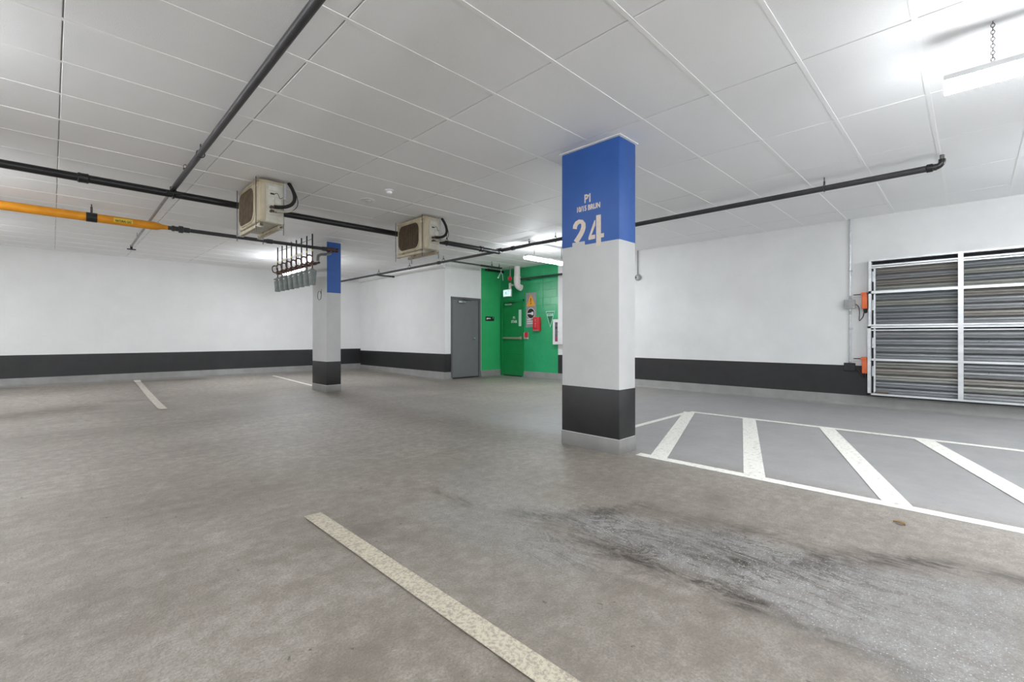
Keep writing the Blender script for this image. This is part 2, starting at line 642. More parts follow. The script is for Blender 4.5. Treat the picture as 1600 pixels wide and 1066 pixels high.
    def mul(a, c):
        q = node('ShaderNodeMath', operation='MULTIPLY')
        L(a, q.inputs[0])
        if isinstance(c, float):
            q.inputs[1].default_value = c
        else:
            L(c, q.inputs[1])
        return q.outputs[0]

    def mix(fac, ca, cb):
        q = node('ShaderNodeMix', data_type='RGBA')
        L(fac, q.inputs['Factor'])
        for i, c in ((6, ca), (7, cb)):
            if isinstance(c, tuple):
                q.inputs[i].default_value = c
            else:
                L(c, q.inputs[i])
        return q.outputs[2]
    tc = node('ShaderNodeTexCoord')
    base = mix(ramp(noise(1.1, 6, 0.62, (1, 0.45, 1), 0.5), 0.35, 0.65), lin(162, 155, 147), lin(182, 175, 167))
    base = mix(mul(ramp(noise(2.4, 6, 0.65, (0.24, 1.8, 1), 0.12), 0.5, 0.68), 0.5), base, lin(140, 131, 123))
    base = mix(mul(ramp(noise(1.7, 6, 0.65, (1.6, 0.3, 1), -0.35), 0.52, 0.7), 0.4), base, lin(194, 187, 179))
    base = mix(mul(attr('pale'), 0.75), base, lin(204, 195, 184))
    base = mix(attr('clean'), base, mix(ramp(noise(3.0, 4), 0.35, 0.7), lin(152, 152, 152), lin(163, 162, 161)))
    base = mix(mul(attr('brown'), ramp(noise(5.0, 6, 0.7), 0.3, 0.62, 0.35, 1.0)), base, lin(98, 90, 78))
    base = mix(mul(attr('wet'), 0.75), base, lin(152, 153, 154))  # bluish-grey sheen of the wet floor mixed into its colour
    mott = ramp(noise(13.0, 7, 0.75), 0.42, 0.6)
    base = mix(mul(ramp(mott, 0.0, 1.0, 1.0, 0.0), ramp(attr('clean'), 0.0, 1.0, 0.5, 0.08)), base, lin(104, 96, 86))
    streak = ramp(noise(8.0, 9, 0.78, (1.8, 0.6, 1), 0.8, 1.5), 0.43, 0.57)
    dk = mul(attr('dark'), ramp(streak, 0.0, 1.0, 0.2, 1.25))
    base = mix(dk, base, lin(38, 32, 28))
    rid = node('ShaderNodeMath', operation='ABSOLUTE')
    sb = node('ShaderNodeMath', operation='SUBTRACT')
    L(noise(2.6, 7, 0.7, (2.4, 0.8, 1), 0.95, 1.0), sb.inputs[0])
    sb.inputs[1].default_value = 0.5
    L(sb.outputs[0], rid.inputs[0])
    fil = ramp(rid.outputs[0], 0.0, 0.03, 1.0, 0.0)
    wk = mul(attr('streaky'), mul(fil, 0.9))
    base = mix(wk, base, lin(50, 44, 40))
    grit = ramp(noise(95.0, 3, 0.7), 0.36, 0.64)
    base = mix(mul(ramp(grit, 0.0, 1.0, 1.0, 0.0), ramp(attr('clean'), 0.0, 1.0, 0.55, 0.12)), base, lin(92, 84, 76))
    chips = ramp(noise(26.0, 3, 0.6, (1.0, 0.6, 1), 0.6), 0.69, 0.72)
    base = mix(mul(chips, ramp(attr('clean'), 0.0, 1.0, 0.7, 0.25)), base, lin(46, 40, 36))
    speck = mul(ramp(noise(120.0, 2, 0.5), 0.64, 0.68), ramp(attr('wet'), 0.0, 1.0, 0.06, 0.6))  # shiny specks of the wet floor painted on as pale dots
    base = mix(speck, base, lin(226, 226, 226))
    L(base, b.inputs['Base Color'])
    L(ramp(attr('wet'), 0.0, 1.0, 0.44, 0.33), b.inputs['Roughness'])
    b.inputs['Specular IOR Level'].default_value = 0.4
    bp = node('ShaderNodeBump')
    bp.inputs['Strength'].default_value = 0.7
    bp.inputs['Distance'].default_value = 0.006
    ad = node('ShaderNodeMath', operation='ADD')
    L(noise(90.0, 4, 0.7), ad.inputs[0])
    L(mul(noise(18.0, 4, 0.6), 0.8), ad.inputs[1])
    L(ad.outputs[0], bp.inputs['Height'])
    L(bp.outputs[0], b.inputs['Normal'])
    me.materials.append(m)
    o = bpy.data.objects.new('floor', me)
    C.objects.link(o)
    return struct(o, 'stained grey parking garage floor with tyre dirt and wet streaks')


floor = build_floor()
FLOOR_SLAB = MB().box((XN - 0.2, YN - 0.2, -0.25), (XW + 0.2, YL + 0.2, -0.02))
FLOOR_SLAB.build('slab', M['membrane'], floor, smooth=False)


STRIPES = []


def stripe(a, b, w, m, label=None, skew=None):
    """painted stripe on the floor from a to b; skew = direction along which the ends are cut"""
    a, b = Vector((a[0], a[1], 0)), Vector((b[0], b[1], 0))
    d = (b - a).normalized()
    nrm = Vector((-d.y, d.x, 0)) if skew is None else Vector((skew[0], skew[1], 0))
    n = max(1, int((b - a).length / 0.5))
    mb = MB()
    vs_, fs = [], []
    for i in range(n + 1):
        p = a + (b - a) * i / n
        for s_ in (-0.5, 0.5):
            q = p + nrm * w * s_
            vs_.append((q.x, q.y, floor_z(q.y) + 0.0022 + 0.0005 * len(STRIPES)))
    fs = [(2 * i, 2 * i + 1, 2 * i + 3, 2 * i + 2) for i in range(n)]
    mb.add(vs_, fs)
    o = mb.build('painted_stripe', m, floor, smooth=False)
    o['label'] = label
    STRIPES.append(o)
    return o


# hatched no-parking area beside the numbered column
stripe((3.985, 2.27), (3.985, -2.2), 0.105, M['line_white'], 'white long stripe edging the hatched area')
stripe((6.77, 2.99), (6.77, -2.2), 0.10, M['line_white'], 'white stripe at the far edge of the hatched area')
stripe((6.72, 2.99), (4.3, 2.99), 0.08, M['line_white'], 'white end stripe of the hatched area')
for k, y0 in enumerate((2.08, 1.25, 0.36, -0.53, -1.42)):
    stripe((4.03, y0), (6.72, y0 + 0.90), 0.165, M['line_white'], 'white diagonal hatching stripe', skew=(0, 1))
stripe((1.165, 2.95), (1.165, -1.2), 0.105, M['line_worn'], 'worn cream stall line near the camera')
stripe((1.22, 8.87), (1.44, 14.25), 0.11, M['line_faint'], 'faded stall line by the left wall')
stripe((1.425, 13.8), (1.445, 14.25), 0.12, M['line_white'], 'bright end of the faded stall line')
stripe((4.19, 10.5), (4.24, 13.4), 0.07, M['line_white'], 'thin white stall line behind the round-bell regulators')
stripe((6.93, 9.3), (7.0, 14.1), 0.06, M['line_worn'], 'thin stall line along the small room')

# ------------------------------------------------------------------ ceiling
ceiling = MB().box((XN - 0.2, YN - 0.2, H + 0.014), (XW + 0.2, YL + 0.2, H + 0.2)).build('ceiling', M['ceil_base'], smooth=False)
struct(ceiling, 'white panelled garage ceiling')
panel_cache = {}
GX0, GX, GY0, GY = 2.487, 1.22, 0.858, 0.61


def add_panel(x0, x1, y0, y1):
    w, d = round(x1 - x0 - 0.006, 4), round(y1 - y0 - 0.006, 4)
    if w < 0.05 or d < 0.05:
        return
    if (w, d) not in panel_cache:
        mb = MB()
        e = 0.004
        hw, hd = w / 2, d / 2
        lo = [(-hw + e, -hd + e, 0), (hw - e, -hd + e, 0), (hw - e, hd - e, 0), (-hw + e, hd - e, 0)]
        mi = [(-hw, -hd, e), (hw, -hd, e), (hw, hd, e), (-hw, hd, e)]
        up = [(-hw, -hd, 0.0135), (hw, -hd, 0.0135), (hw, hd, 0.0135), (-hw, hd, 0.0135)]
        fs = [(3, 2, 1, 0), (8, 9, 10, 11)]
        for a in (0, 4):
            fs += [(a + i, a + (i + 1) % 4, a + 4 + (i + 1) % 4, a + 4 + i) for i in range(4)]
        me = bpy.data.meshes.new('ceiling_panel')
        me.from_pydata(lo + mi + up, [], fs)
        me.materials.append(M['panel'])
        panel_cache[(w, d)] = me
    o = bpy.data.objects.new('ceiling_panel', panel_cache[(w, d)])
    C.objects.link(o)
    o.parent = ceiling
    o.location = Vector(((x0 + x1) / 2, (y0 + y1) / 2, H + random.uniform(-0.0012, 0.0012))) - Vector(ceiling.location)
    return o


def visible(x, y, z, mx=1.12):
    D, c = (x + y) / S2, (x - y) / S2
    if D < 0.4:
        return False
    px, py = CX + F * c / D, CY - F * (z - EYE) / D
    return -120 < px < 1720 and py > -160


panel_count = 0
hidden_panels = MB()
for i in range(-8, 8):
    for j in range(-12, 26):
        x0, y0 = GX0 + GX * i, GY0 + GY * j
        x1, y1 = x0 + GX, y0 + GY
        x0, x1 = max(x0, XN), min(x1, XW)
        y0, y1 = max(y0, YN), min(y1, YL)
        if x1 - x0 < 0.05 or y1 - y0 < 0.05:
            continue
        if x0 >= XR - 0.01 and y0 >= YR - 0.01:
            continue
        if x1 > XR and y1 > YR and x0 > XR - GX and x0 < XR and y0 >= YR:
            x1 = XR
        elif y1 > YR and y0 < YR and x0 >= XR:
            y1 = YR
        vis = any(visible(a, b, H) for a in (x0, x1, (x0 + x1) / 2) for b in (y0, y1, (y0 + y1) / 2))
        if vis and panel_count < 298:
            add_panel(x0, x1, y0, y1)
            panel_count += 1
        else:
            hidden_panels.box((x0 + 0.003, y0 + 0.003, H), (x1 - 0.003, y1 - 0.003, H + 0.0135))
rest = hidden_panels.build('panel_field', M['panel'], ceiling, smooth=False)
rest['kind'] = 'stuff'
for j in range(-4, 24):
    y = GY0 + GY * j
    if y < -1.5 or y > YL - 0.1:
        continue
    xa, xb = (-2.6, XW) if y < YR else (-2.6, XR)
    MB().box((xa, y - 0.014, H - 0.003), (xb, y + 0.014, H + 0.004)).build('ceiling_rail', M['batten'], ceiling, smooth=False)

# ------------------------------------------------------------------ walls, bands, coved base
T = 0.2


def wall(name, lo, hi, m, label):
    return struct(MB().box(lo, hi).build(name, m, smooth=False), label)


w_left = wall('wall_left', (XN, YL, -0.02), (XW + T, YL + T, H + 0.01), M['white_block_x'], 'long white painted block wall on the left')
w_right = wall('wall_right', (XW, YN, -0.02), (XW + T, YL, H + 0.01), M['white_concrete'], 'white painted concrete wall with the louvre and exit door')
w_room = wall('wall_back', (XR, YR, -0.02), (XR + T, YL, H + 0.01), M['white_block_y'], 'white block side wall of the small room')
w_door = wall('wall_front', (XR + T, YR, -0.02), (XW, YR + T, H + 0.01), M['white_block_x'], 'short wall with the grey door')
w_n1 = wall('wall_bounce_near', (XN - T, YN - T, -0.02), (XW + T, YN, H + 0.01), M['white_concrete'], 'unseen white wall behind the camera, added to bounce light')  # unseen wall added to close the space and bounce light
w_n2 = wall('wall_bounce_left', (XN - T, YN, -0.02), (XN, YL + T, H + 0.01), M['white_block_y'], 'unseen white wall beyond the left edge, added to bounce light')  # also an unseen wall, added for its bounced light

E_ = 0.0035
MB().box((XN, YL - E_, 0.235), (XR, YL + 0.01, 0.73)).build('black_band', M['black_x'], w_left, smooth=False)
MB().box((XR - E_, YR - E_, 0.19), (XR + 0.01, YL, 0.67)).build('black_band', M['black_y'], w_room, smooth=False)
MB().box((XR, YR - E_, 0.19), (7.49, YR + 0.01, 0.67)).build('black_band', M['black_x'], w_door, smooth=False)
MB().box((XW - E_, -4.0, 0.17), (XW + 0.01, 7.615, 0.655)).build('black_band', M['black_smooth'], w_right, smooth=False)
MB().box((8.53, YR - E_, 0.17), (XW, YR + 0.01, H)).build('green_paint', M['green_x'], w_door, smooth=False)
MB().box((XW - E_, 7.615, 0.17), (XW + 0.01, YR, H)).build('green_paint', M['green_y'], w_right, smooth=False)
MB().box((XW - 0.012, 8.125, 1.9), (XW + 0.01, 8.16, H)).build('green_joint_strip', M['green_y'], w_right, smooth=False)


def cove(name, a, b, nrm, h, z0=0.0, out=0.035, label=None):
    """upturned floor membrane: a thin coved kerb along the foot of a wall"""
    a, b, nrm = Vector(a), Vector(b), Vector(nrm)
    prof = [(-0.005, -0.02), (out + 0.03, -0.02), (out + 0.03, 0.002), (out + 0.008, 0.012), (out - 0.012, 0.045), (0.012, h - 0.008), (0.006, h), (-0.005, h)]
    n = max(1, int((b - a).length / 0.5))
    vs_, fs = [], []
    k = len(prof)
    for i in range(n + 1):
        p = a + (b - a) * i / n
        zz = floor_z(p.y)
        for (o_, z) in prof:
            q = p + nrm * o_
            vs_.append((q.x, q.y, z + (zz if z < 0.1 else z0)))
    for i in range(n):
        fs += [(i * k + j, i * k + (j + 1) % k, (i + 1) * k + (j + 1) % k, (i + 1) * k + j) for j in range(k)]
    fs += [tuple(range(k - 1, -1, -1)), tuple(range(n * k, n * k + k))]
    o = MB().add(vs_, fs).build(name, M['membrane'], smooth=True)
    return struct(o, label)


cove('baseboard_left', (XN, YL, 0), (XR, YL, 0), (0, -1, 0), 0.237, label='grey coved membrane base along the left wall')
cove('baseboard_back', (XR, YR, 0), (XR, YL, 0), (-1, 0, 0), 0.192, label='grey coved membrane base of the small room side')
cove('baseboard_front', (XR - 0.03, YR, 0), (7.49, YR, 0), (0, -1, 0), 0.192, label='grey coved base stub left of the grey door')
cove('baseboard_green', (8.52, YR, 0), (XW, YR, 0), (0, -1, 0), 0.175, label='grey coved base under the green wall beside the grey door')
cove('baseboard_right', (XW, -4.0, 0), (XW, 8.85, 0), (-1, 0, 0), 0.172, label='grey coved membrane base along the right wall')
struct(MB().rbox((XR - 0.07, YR - 0.02, H - 0.13), (XR, YL, H - 0.002), 0.012).build('trim_1', M['batten']), 'white boxed trim under the ceiling along the small room')
struct(MB().box((8.505, YR - 0.012, 0.15), (8.53, YR, H)).build('trim_2', M['white_metal'], smooth=False), 'narrow white corner strip between grey door and green wall')


# ------------------------------------------------------------------ columns
def column(x0, y0, x1, y1, name_label):
    t = thing('concrete_column', ((x0 + x1) / 2, (y0 + y1) / 2, 0), name_label, 'column')
    sh = MB().rbox((x0, y0, -0.01), (x1, y1, H - 0.006), 0.012, 2).build('shaft', M['column_white'], t)
    e = 0.003
    MB().rbox((x0 - e, y0 - e, 0.14), (x1 + e, y1 + e, 0.625), 0.013, 2).build('black_band', M['black_smooth'], t)
    MB().rbox((x0 - 0.008, y0 - 0.008, -0.01), (x1 + 0.008, y1 + 0.008, 0.142), 0.014, 2).build('grey_base', M['membrane'], t)
    col = MB()
    for lo, hi in (((x0 - 0.02, y0 - 0.02), (x1 + 0.02, y0)), ((x0 - 0.02, y1), (x1 + 0.02, y1 + 0.02)), ((x0 - 0.02, y0), (x0, y1)), ((x1, y0), (x1 + 0.02, y1))):
        col.box((lo[0], lo[1], H - 0.012), (hi[0], hi[1], H - 0.004))
    col.build('ceiling_collar', M['batten'], t, smooth=False)
    return t


c1 = (3.818, 2.375, 4.115, 3.07)
col1 = column(*c1, 'white concrete column numbered 24 with blue top and black foot band')
MB().rbox((c1[0] - 0.003, c1[1] - 0.003, 2.054), (c1[2] + 0.003, c1[3] + 0.003, H - 0.013), 0.013, 2).build('blue_band', M['blue'], col1)
c2 = (3.915, 9.205, 4.215, 9.915)
col2 = column(*c2, 'slim white column with blue patch behind the row of gas regulators')
MB().box((c2[0] + 0.01, c2[1] - 0.003, 2.02), (c2[2] - 0.003, c2[1] + 0.01, H - 0.013)).build('blue_patch', M['blue'], col2, smooth=False)

# stencilled lettering on the numbered column (plane x = column face)
FX = c1[0] - 0.0032


def face_pts(pts):
    out = []
    for (u, v) in pts:
        p = hit_x(885 + u / 10.66, 295 + v / 10.66, c1[0])
        out.append(Vector((FX, p.y, p.z)))
    return out


def stroke_poly(cs, w0, w1=None):
    """outline polygon of a thick polyline given in 2D"""
    w1 = w1 or w0
    L_, R_ = [], []
    n = len(cs)
    for i, p in enumerate(cs):
        p = Vector(p)
        d = Vector(cs[min(i + 1, n - 1)]) - Vector(cs[max(i - 1, 0)])
        d.normalize()
        q = Vector((-d.y, d.x))
        w = (w0 + (w1 - w0) * i / (n - 1)) / 2
        L_.append(p + q * w)
        R_.append(p - q * w)
    return L_, R_


two = [(143, 672), (150, 620), (178, 575), (220, 548), (260, 550), (286, 585), (288, 640), (272, 700), (240, 765), (200, 830), (160, 890)]
Ls, Rs = stroke_poly(two, 66, 78)
mb = MB()
for i in range(len(two) - 1):
    q = face_pts([Ls[i], Ls[i + 1], Rs[i + 1], Rs[i]])
    mb.prism(q, (-0.0012, 0, 0))
mb.build('stencil_numeral_two', M['stencil'], col1, smooth=False)
MB().prism(face_pts([(103, 908), (308, 874), (312, 945), (103, 985)]), (-0.001, 0, 0)).build('stencil_numeral_foot', M['column_white'], col1, smooth=False)
mb = MB()
mb.prism(face_pts([(372, 812), (470, 528), (486, 524), (484, 612), (420, 775)]), (-0.0012, 0, 0))
mb.prism(face_pts([(372, 812), (420, 775), (482, 764), (482, 832), (372, 856)]), (-0.0012, 0, 0))
mb.prism(face_pts([(500, 445), (578, 428), (580, 945), (500, 962)]), (-0.0012, 0, 0))
mb.prism(face_pts([(580, 748), (628, 738), (628, 804), (580, 814)]), (-0.0012, 0, 0))
mb.build('stencil_numeral_four', M['stencil'], col1, smooth=False)
o_ = hit_x(885 + 362 / 10.66, 295 + 165 / 10.66, c1[0])
text_mesh('stencil_level_text', 'P1', 0.115, M['stencil'], col1, (FX, o_.y, o_.z), (0, -1, 0), (0, 0, 1), (-1, 0, 0), 0.80, 0.004)
MB().prism([Vector((FX, o_.y - 0.006 + dy_, o_.z + dz_)) for dy_, dz_ in ((-0.006, 0.041), (-0.006, 0.022), (0.014, 0.012), (0.014, 0.026))], (-0.0011, 0, 0)).build('stencil_level_serif', M['stencil'], col1, smooth=False)
o_ = hit_x(885 + 365 / 10.66, 295 + 318 / 10.66, c1[0])
text_mesh('stencil_address_text', '10/15 BRUN', 0.072, M['stencil'], col1, (FX, o_.y, o_.z), (0, -1, 0), (0, 0, 1), (-1, 0, 0), 0.78, 0.0028)

# ------------------------------------------------------------------ tube lamps on chains
def lamp(p0, p1, zt, label, chains=(0.18, 0.82)):
    """p0, p1: ends on plan; zt: top of the housing"""
    a, b = Vector((p0[0], p0[1], 0)), Vector((p1[0], p1[1], 0))
    d = (b - a).normalized()
    s_ = Vector((-d.y, d.x, 0))
    mid = (a + b) / 2
    t = thing('tube_light', (mid.x, mid.y, zt - 0.1), label, 'light', 'suspended tube lights')
    up = Vector((0, 0, 1))

    def prof(pts, m, nm, inset=0.0):
        mb_ = MB()
        poly = [a + d * inset + s_ * u + up * (zt + w) for u, w in pts]
        mb_.prism(poly, d * ((b - a).length - 2 * inset))
        return mb_.build(nm, m, t)
    prof([(-0.06, -0.036), (-0.066, -0.03), (-0.05, 0.008), (0.05, 0.008), (0.066, -0.03), (0.06, -0.036)], M['white_metal'], 'housing')
    prof([(-0.064, -0.034), (-0.067, -0.038), (-0.07, -0.052), (-0.058, -0.08), (-0.024, -0.09), (0.024, -0.09), (0.058, -0.08), (0.07, -0.052), (0.067, -0.038), (0.064, -0.034)], M['lens'], 'diffuser', 0.004)
    for k_ in chains:
        p = a + (b - a) * k_
        MB().cone(p + up * zt, p + up * (zt + 0.035), 0.03, 0.006, 10).build('chain_hook', M['white_metal'], t)
        mb_ = MB()
        z = zt + 0.03
        i = 0
        while z < H - 0.004:
            mb_.torus(p + up * (z + 0.012), d if i % 2 else s_, 0.0085, 0.0022, 8, 5, 1.7, up)
            z += 0.021
            i += 1
        mb_.build('chain', M['rod'], t)
    return t


lamp((4.07, 0.13), (4.10, -1.09), 2.785, 'lit white tube light on chains above the hatched area')
lamp((6.72, 6.32), (7.94, 6.32), 2.775, 'lit tube light hanging before the green exit wall', (0.2, 0.92))
lamp((4.14, 11.10), (4.18, 12.32), 2.775, 'lit tube light behind the row of gas regulators')
for (xa, ya, xb, yb, where) in (  # unseen lamps added out of view to brighten ceiling and walls
        (-1.9, 11.0, -1.9, 12.2, 'by the left wall, just outside the left edge'),
        (-1.5, 7.4, -1.5, 8.6, 'beside the yellow gas pipe, just outside the left edge'),
        (-1.3, 3.7, -1.3, 4.9, 'beside the sprinkler branch, just outside the left edge'),
        (-1.0, 0.4, -1.0, 1.6, 'just left of the camera'),
        (0.7, -1.1, 1.9, -1.1, 'just right of the camera'),
        (6.6, -1.6, 7.8, -1.6, 'before the far end of the louvre, just outside the right edge'),
        (-4.6, 9.4, -4.6, 10.6, 'far out to the left'),
        (-4.6, 3.4, -4.6, 4.6, 'far left of the camera'),
        (-2.2, -3.4, -1.0, -3.4, 'behind the camera near the rear wall'),
        (2.6, -3.9, 3.8, -3.9, 'behind the camera in line with the hatched area'),
        (7.3, -3.4, 7.3, -4.6, 'in the rear corner beyond the louvre')):
    lamp((xa, ya), (xb, yb), 2.785, 'added unseen lit tube light ' + where)


# ------------------------------------------------------------------ pipes
def hanger(parent, x, y, zp, r, along, m=None):
    """clevis ring round a pipe plus a threaded rod to the ceiling"""
    m = m or M['pipe_black']
    MB().cyl((x, y, zp + r + 0.02), (x, y, H - 0.002), 0.006, 8).build('hanger_rod', M['rod'], parent)
    mb_ = MB()
    mb_.torus((x, y, zp + 0.012), along, r + 0.008, 0.005, 16, 6, 1.25, (0, 0, 1))
    mb_.cyl((x, y, zp + r + 0.012), (x, y, zp + r + 0.05), 0.011, 8)
    mb_.build('hanger_clevis', m, parent)


def upright(parent, p, m=None):
    """upright sprinkler head standing on a pipe"""
    x, y, z = p
    mb_ = MB()
    mb_.lathe((x, y, z), (0, 0, 1), [(0, 0.014), (0.03, 0.014), (0.03, 0.019), (0.045, 0.019), (0.045, 0.008), (0.05, 0.006)], 10)
    for s_ in (-1, 1):
        mb_.tube([(x + s_ * 0.012, y, z + 0.045), (x + s_ * 0.016, y, z + 0.065), (x + s_ * 0.004, y, z + 0.085)], 0.003, 6)
    mb_.lathe((x, y, z + 0.084), (0, 0, 1), [(0, 0.006), (0.003, 0.02), (0.005, 0.021), (0.006, 0.004)], 12)
    mb_.build('sprinkler_head', M['brass'], parent)


# main sprinkler pipe
MY, MZ, MR = 7.0, 2.895, 0.044
XE = 6.62
mp = thing('sprinkler_main_pipe', (2.0, MY, MZ), 'thick black sprinkler main running behind both cream condensers', 'pipe')
MB().cyl((-3.2, MY, MZ), (XE, MY, MZ), MR, 24).build('pipe_run', M['pipe_black'], mp)
for px in (130, 752):
    x = hit_y(px, 300, MY).x
    MB().lathe((x - 0.05, MY, MZ), (1, 0, 0), [(0, MR + 0.001), (0.012, MR + 0.012), (0.03, MR + 0.009), (0.07, MR + 0.009), (0.088, MR + 0.012), (0.1, MR + 0.001)], 20).build('grooved_coupling', M['pipe_black'], mp)
for px in (385, 698):
    hanger(mp, hit_y(px, 300, MY).x, MY, MZ, MR, (1, 0, 0))
# mechanical tee where the branch leaves the main
bx = 1.062
mb = MB().torus((bx, MY, MZ), (1, 0, 0), MR + 0.004, 0.014, 20, 8)
mb.box((bx - 0.075, MY - 0.075, MZ - 0.012), (bx + 0.075, MY - MR, MZ + 0.012)).box((bx - 0.075, MY + MR, MZ - 0.012), (bx + 0.075, MY + 0.075, MZ + 0.012))
mb.cyl((bx, MY, MZ), (bx, MY, MZ + 0.085), 0.034, 16)
mb.build('branch_saddle', M['pipe_black'], mp)

# branch pipe coming towards the camera
bz = 2.955
br = thing('sprinkler_branch_pipe', (1.04, 5.0, bz), 'dark sprinkler branch coming overhead from the saddle towards the camera', 'pipe')
MB().cyl((1.062, 7.03, bz), (0.985, -1.0, bz), 0.029, 20).build('pipe_run', M['pipe_dark'], br)
p = hit_z(284, 271, bz)
upright(br, (1.058, p.y, bz + 0.02))
p = hit_z(308, 240, bz)
MB().cyl((1.053, p.y, bz), (1.053, p.y, H - 0.002), 0.006, 8).build('hanger_rod', M['rod'], br)
MB().torus((1.053, p.y, bz + 0.004), (0, 1, 0), 0.036, 0.005, 16, 6).build('hanger_clevis', M['pipe_dark'], br)
MB().cyl((1.02, 2.0, bz), (1.019, 1.9, bz), 0.036, 16).build('coupling', M['pipe_dark'], br)

# thin steel arm going on beyond the main
az = 2.962
ar = thing('sprinkler_arm_pipe', (1.1, 9.5, az), 'thin steel sprinkler arm ending in a black head near the left wall', 'pipe')
MB().tube([(1.062, 7.03, az), (1.14, 12.05, az)], 0.018, 12).build('pipe_run', M['pipe_steel'], ar)
mb = MB().cyl((1.14, 12.04, az - 0.05), (1.14, 12.04, az + 0.02), 0.022, 12)
mb.lathe((1.14, 12.04, az - 0.075), (0, 0, 1), [(0, 0.045), (0.006, 0.05), (0.01, 0.02), (0.03, 0.016)], 12)
mb.box((1.07, 12.025, az - 0.075), (1.21, 12.055, az - 0.055))
mb.build('sprinkler_head', M['pipe_black'], ar)
p = hit_z(215, 372, az)
MB().cyl((1.12, p.y, az), (1.12, p.y, H - 0.002), 0.004, 8).build('hanger_rod', M['rod'], ar)

# cross main parallel to the louvre wall
CZ, CR = 2.925, 0.034
pe = hit_x(1468, 256, XE)
cm = thing('sprinkler_cross_main', (XE, 6.0, CZ), 'black sprinkler cross main crossing the ceiling from the right to the small room', 'pipe')
MB().cyl((XE, pe.y + 0.02, CZ), (XE, 7.0, CZ), CR, 20).build('pipe_run', M['pipe_dark'], cm)
MB().cyl((XE, 7.0, CZ - 0.01), (XE, YL - 0.02, CZ - 0.01), 0.028, 18).build('thin_pipe_run', M['pipe_dark'], cm)
MB().tube([(XE, pe.y + 0.08, CZ)] + arc((XE, pe.y + 0.03, CZ + 0.05), (0, 0, -1), (0, -1, 0), 0.05, 0, PI / 2, 6) + [(XE, pe.y - 0.02, CZ + 0.07)], 0.03, 14).build('elbow', M['pipe_black'], cm)
MB().lathe((XE, pe.y + 0.05, CZ), (0, 1, 0), [(0, 0.036), (0.004, 0.043), (0.05, 0.043), (0.055, 0.036)], 16).build('coupling', M['pipe_black'], cm)
mb = MB()
for k in range(4):
    mb.lathe((XE, pe.y - 0.02, CZ + 0.066 + k * 0.013), (0, 0, 1), [(0, 0.017), (0.002, 0.022), (0.007, 0.022), (0.009, 0.017), (0.0125, 0.017)], 12)
mb.build('threaded_nipple', M['pipe_steel'], cm)
for px in (1288, 868, 693, 592, 640):
    hanger(cm, XE, hit_x(px, 300, XE).y, CZ, CR, (0, 1, 0), M['pipe_dark'])
MB().lathe((XE, 6.93, CZ - 0.004), (0, 1, 0), [(0, 0.036), (0.01, 0.056), (0.13, 0.056), (0.14, 0.036)], 18).build('tee_fitting', M['pipe_black'], cm)
MB().lathe((XE, 6.55, CZ), (0, 1, 0), [(0, 0.034), (0.006, 0.045), (0.07, 0.045), (0.076, 0.034)], 16).build('coupling', M['pipe_black'], cm)
MB().lathe((XE, hit_x(686, 408, XE).y - 0.04, CZ - 0.01), (0, 1, 0), [(0, 0.028), (0.006, 0.04), (0.09, 0.04), (0.096, 0.028)], 16).build('coupling', M['pipe_black'], cm)
upright(cm, (XE, hit_x(827, 380, XE).y, CZ + 0.025))

y1 = hit_x(702, 406, XE).y
b1 = thing('sprinkler_stub', (7.4, y1, CZ - 0.01), 'black sprinkler stub reaching towards the green wall', 'pipe')
MB().cyl((XE, y1, CZ - 0.01), (8.3, y1, CZ - 0.01), 0.019, 14).build('pipe_run', M['pipe_dark'], b1)
MB().cyl((7.6, y1, CZ - 0.012), (8.32, y1, CZ - 0.012), 0.026, 14).build('thick_sleeve', M['pipe_black'], b1)
hanger(b1, 7.98, y1, CZ - 0.01, 0.026, (1, 0, 0))
upright(b1, (8.24, y1, CZ + 0.01))
y2 = hit_x(588, 428, XE).y
b2 = thing('sprinkler_stub', (6.9, y2, CZ - 0.01), 'short black sprinkler stub over the white block wall of the small room', 'pipe')
MB().cyl((XE, y2, CZ - 0.02), (7.2, y2, CZ - 0.02), 0.024, 14).build('pipe_run', M['pipe_dark'], b2)
MB().lathe((7.14, y2, CZ - 0.02), (1, 0, 0), [(0, 0.024), (0.004, 0.031), (0.05, 0.031), (0.055, 0.026)], 14).build('end_cap', M['pipe_black'], b2)
# pipe along the green wall
gp = thing('wall_pipe', (9.12, 8.2, 2.7), 'dark green pipe crossing the green exit wall behind the hanging lamp', 'pipe')
pa, pb = hit_x(812, 436.5, 9.1), hit_x(884, 430, 9.1)
MB().cyl(pa, (9.1, 6.6, pa.z), 0.024, 14).build('pipe_run', mat('dark_green_pipe', (34, 60, 46), 0.4, var=(26, 50, 38), vscale=10), gp)
for yy in (pa.y - 0.2, 7.2):
    MB().box((9.1, yy - 0.015, pa.z - 0.03), (XW, yy + 0.015, pa.z - 0.02)).build('wall_bracket', M['pipe_dark'], gp, smooth=False)
cp = thing('ceiling_dark_bar', (9.0, 9.68, H - 0.06), 'short black round bar tucked under the ceiling over the green corner', 'pipe')  # black cylinder with a collar along the dark line under the ceiling
MB().cyl((8.62, 9.66, H - 0.05), (9.3, 9.66, H - 0.05), 0.03, 14).build('pipe_run', M['pipe_black'], cp)
MB().lathe((8.7, 9.66, H - 0.05), (1, 0, 0), [(0, 0.03), (0.005, 0.038), (0.06, 0.038), (0.065, 0.03)], 14).build('coupling', M['pipe_black'], cp)

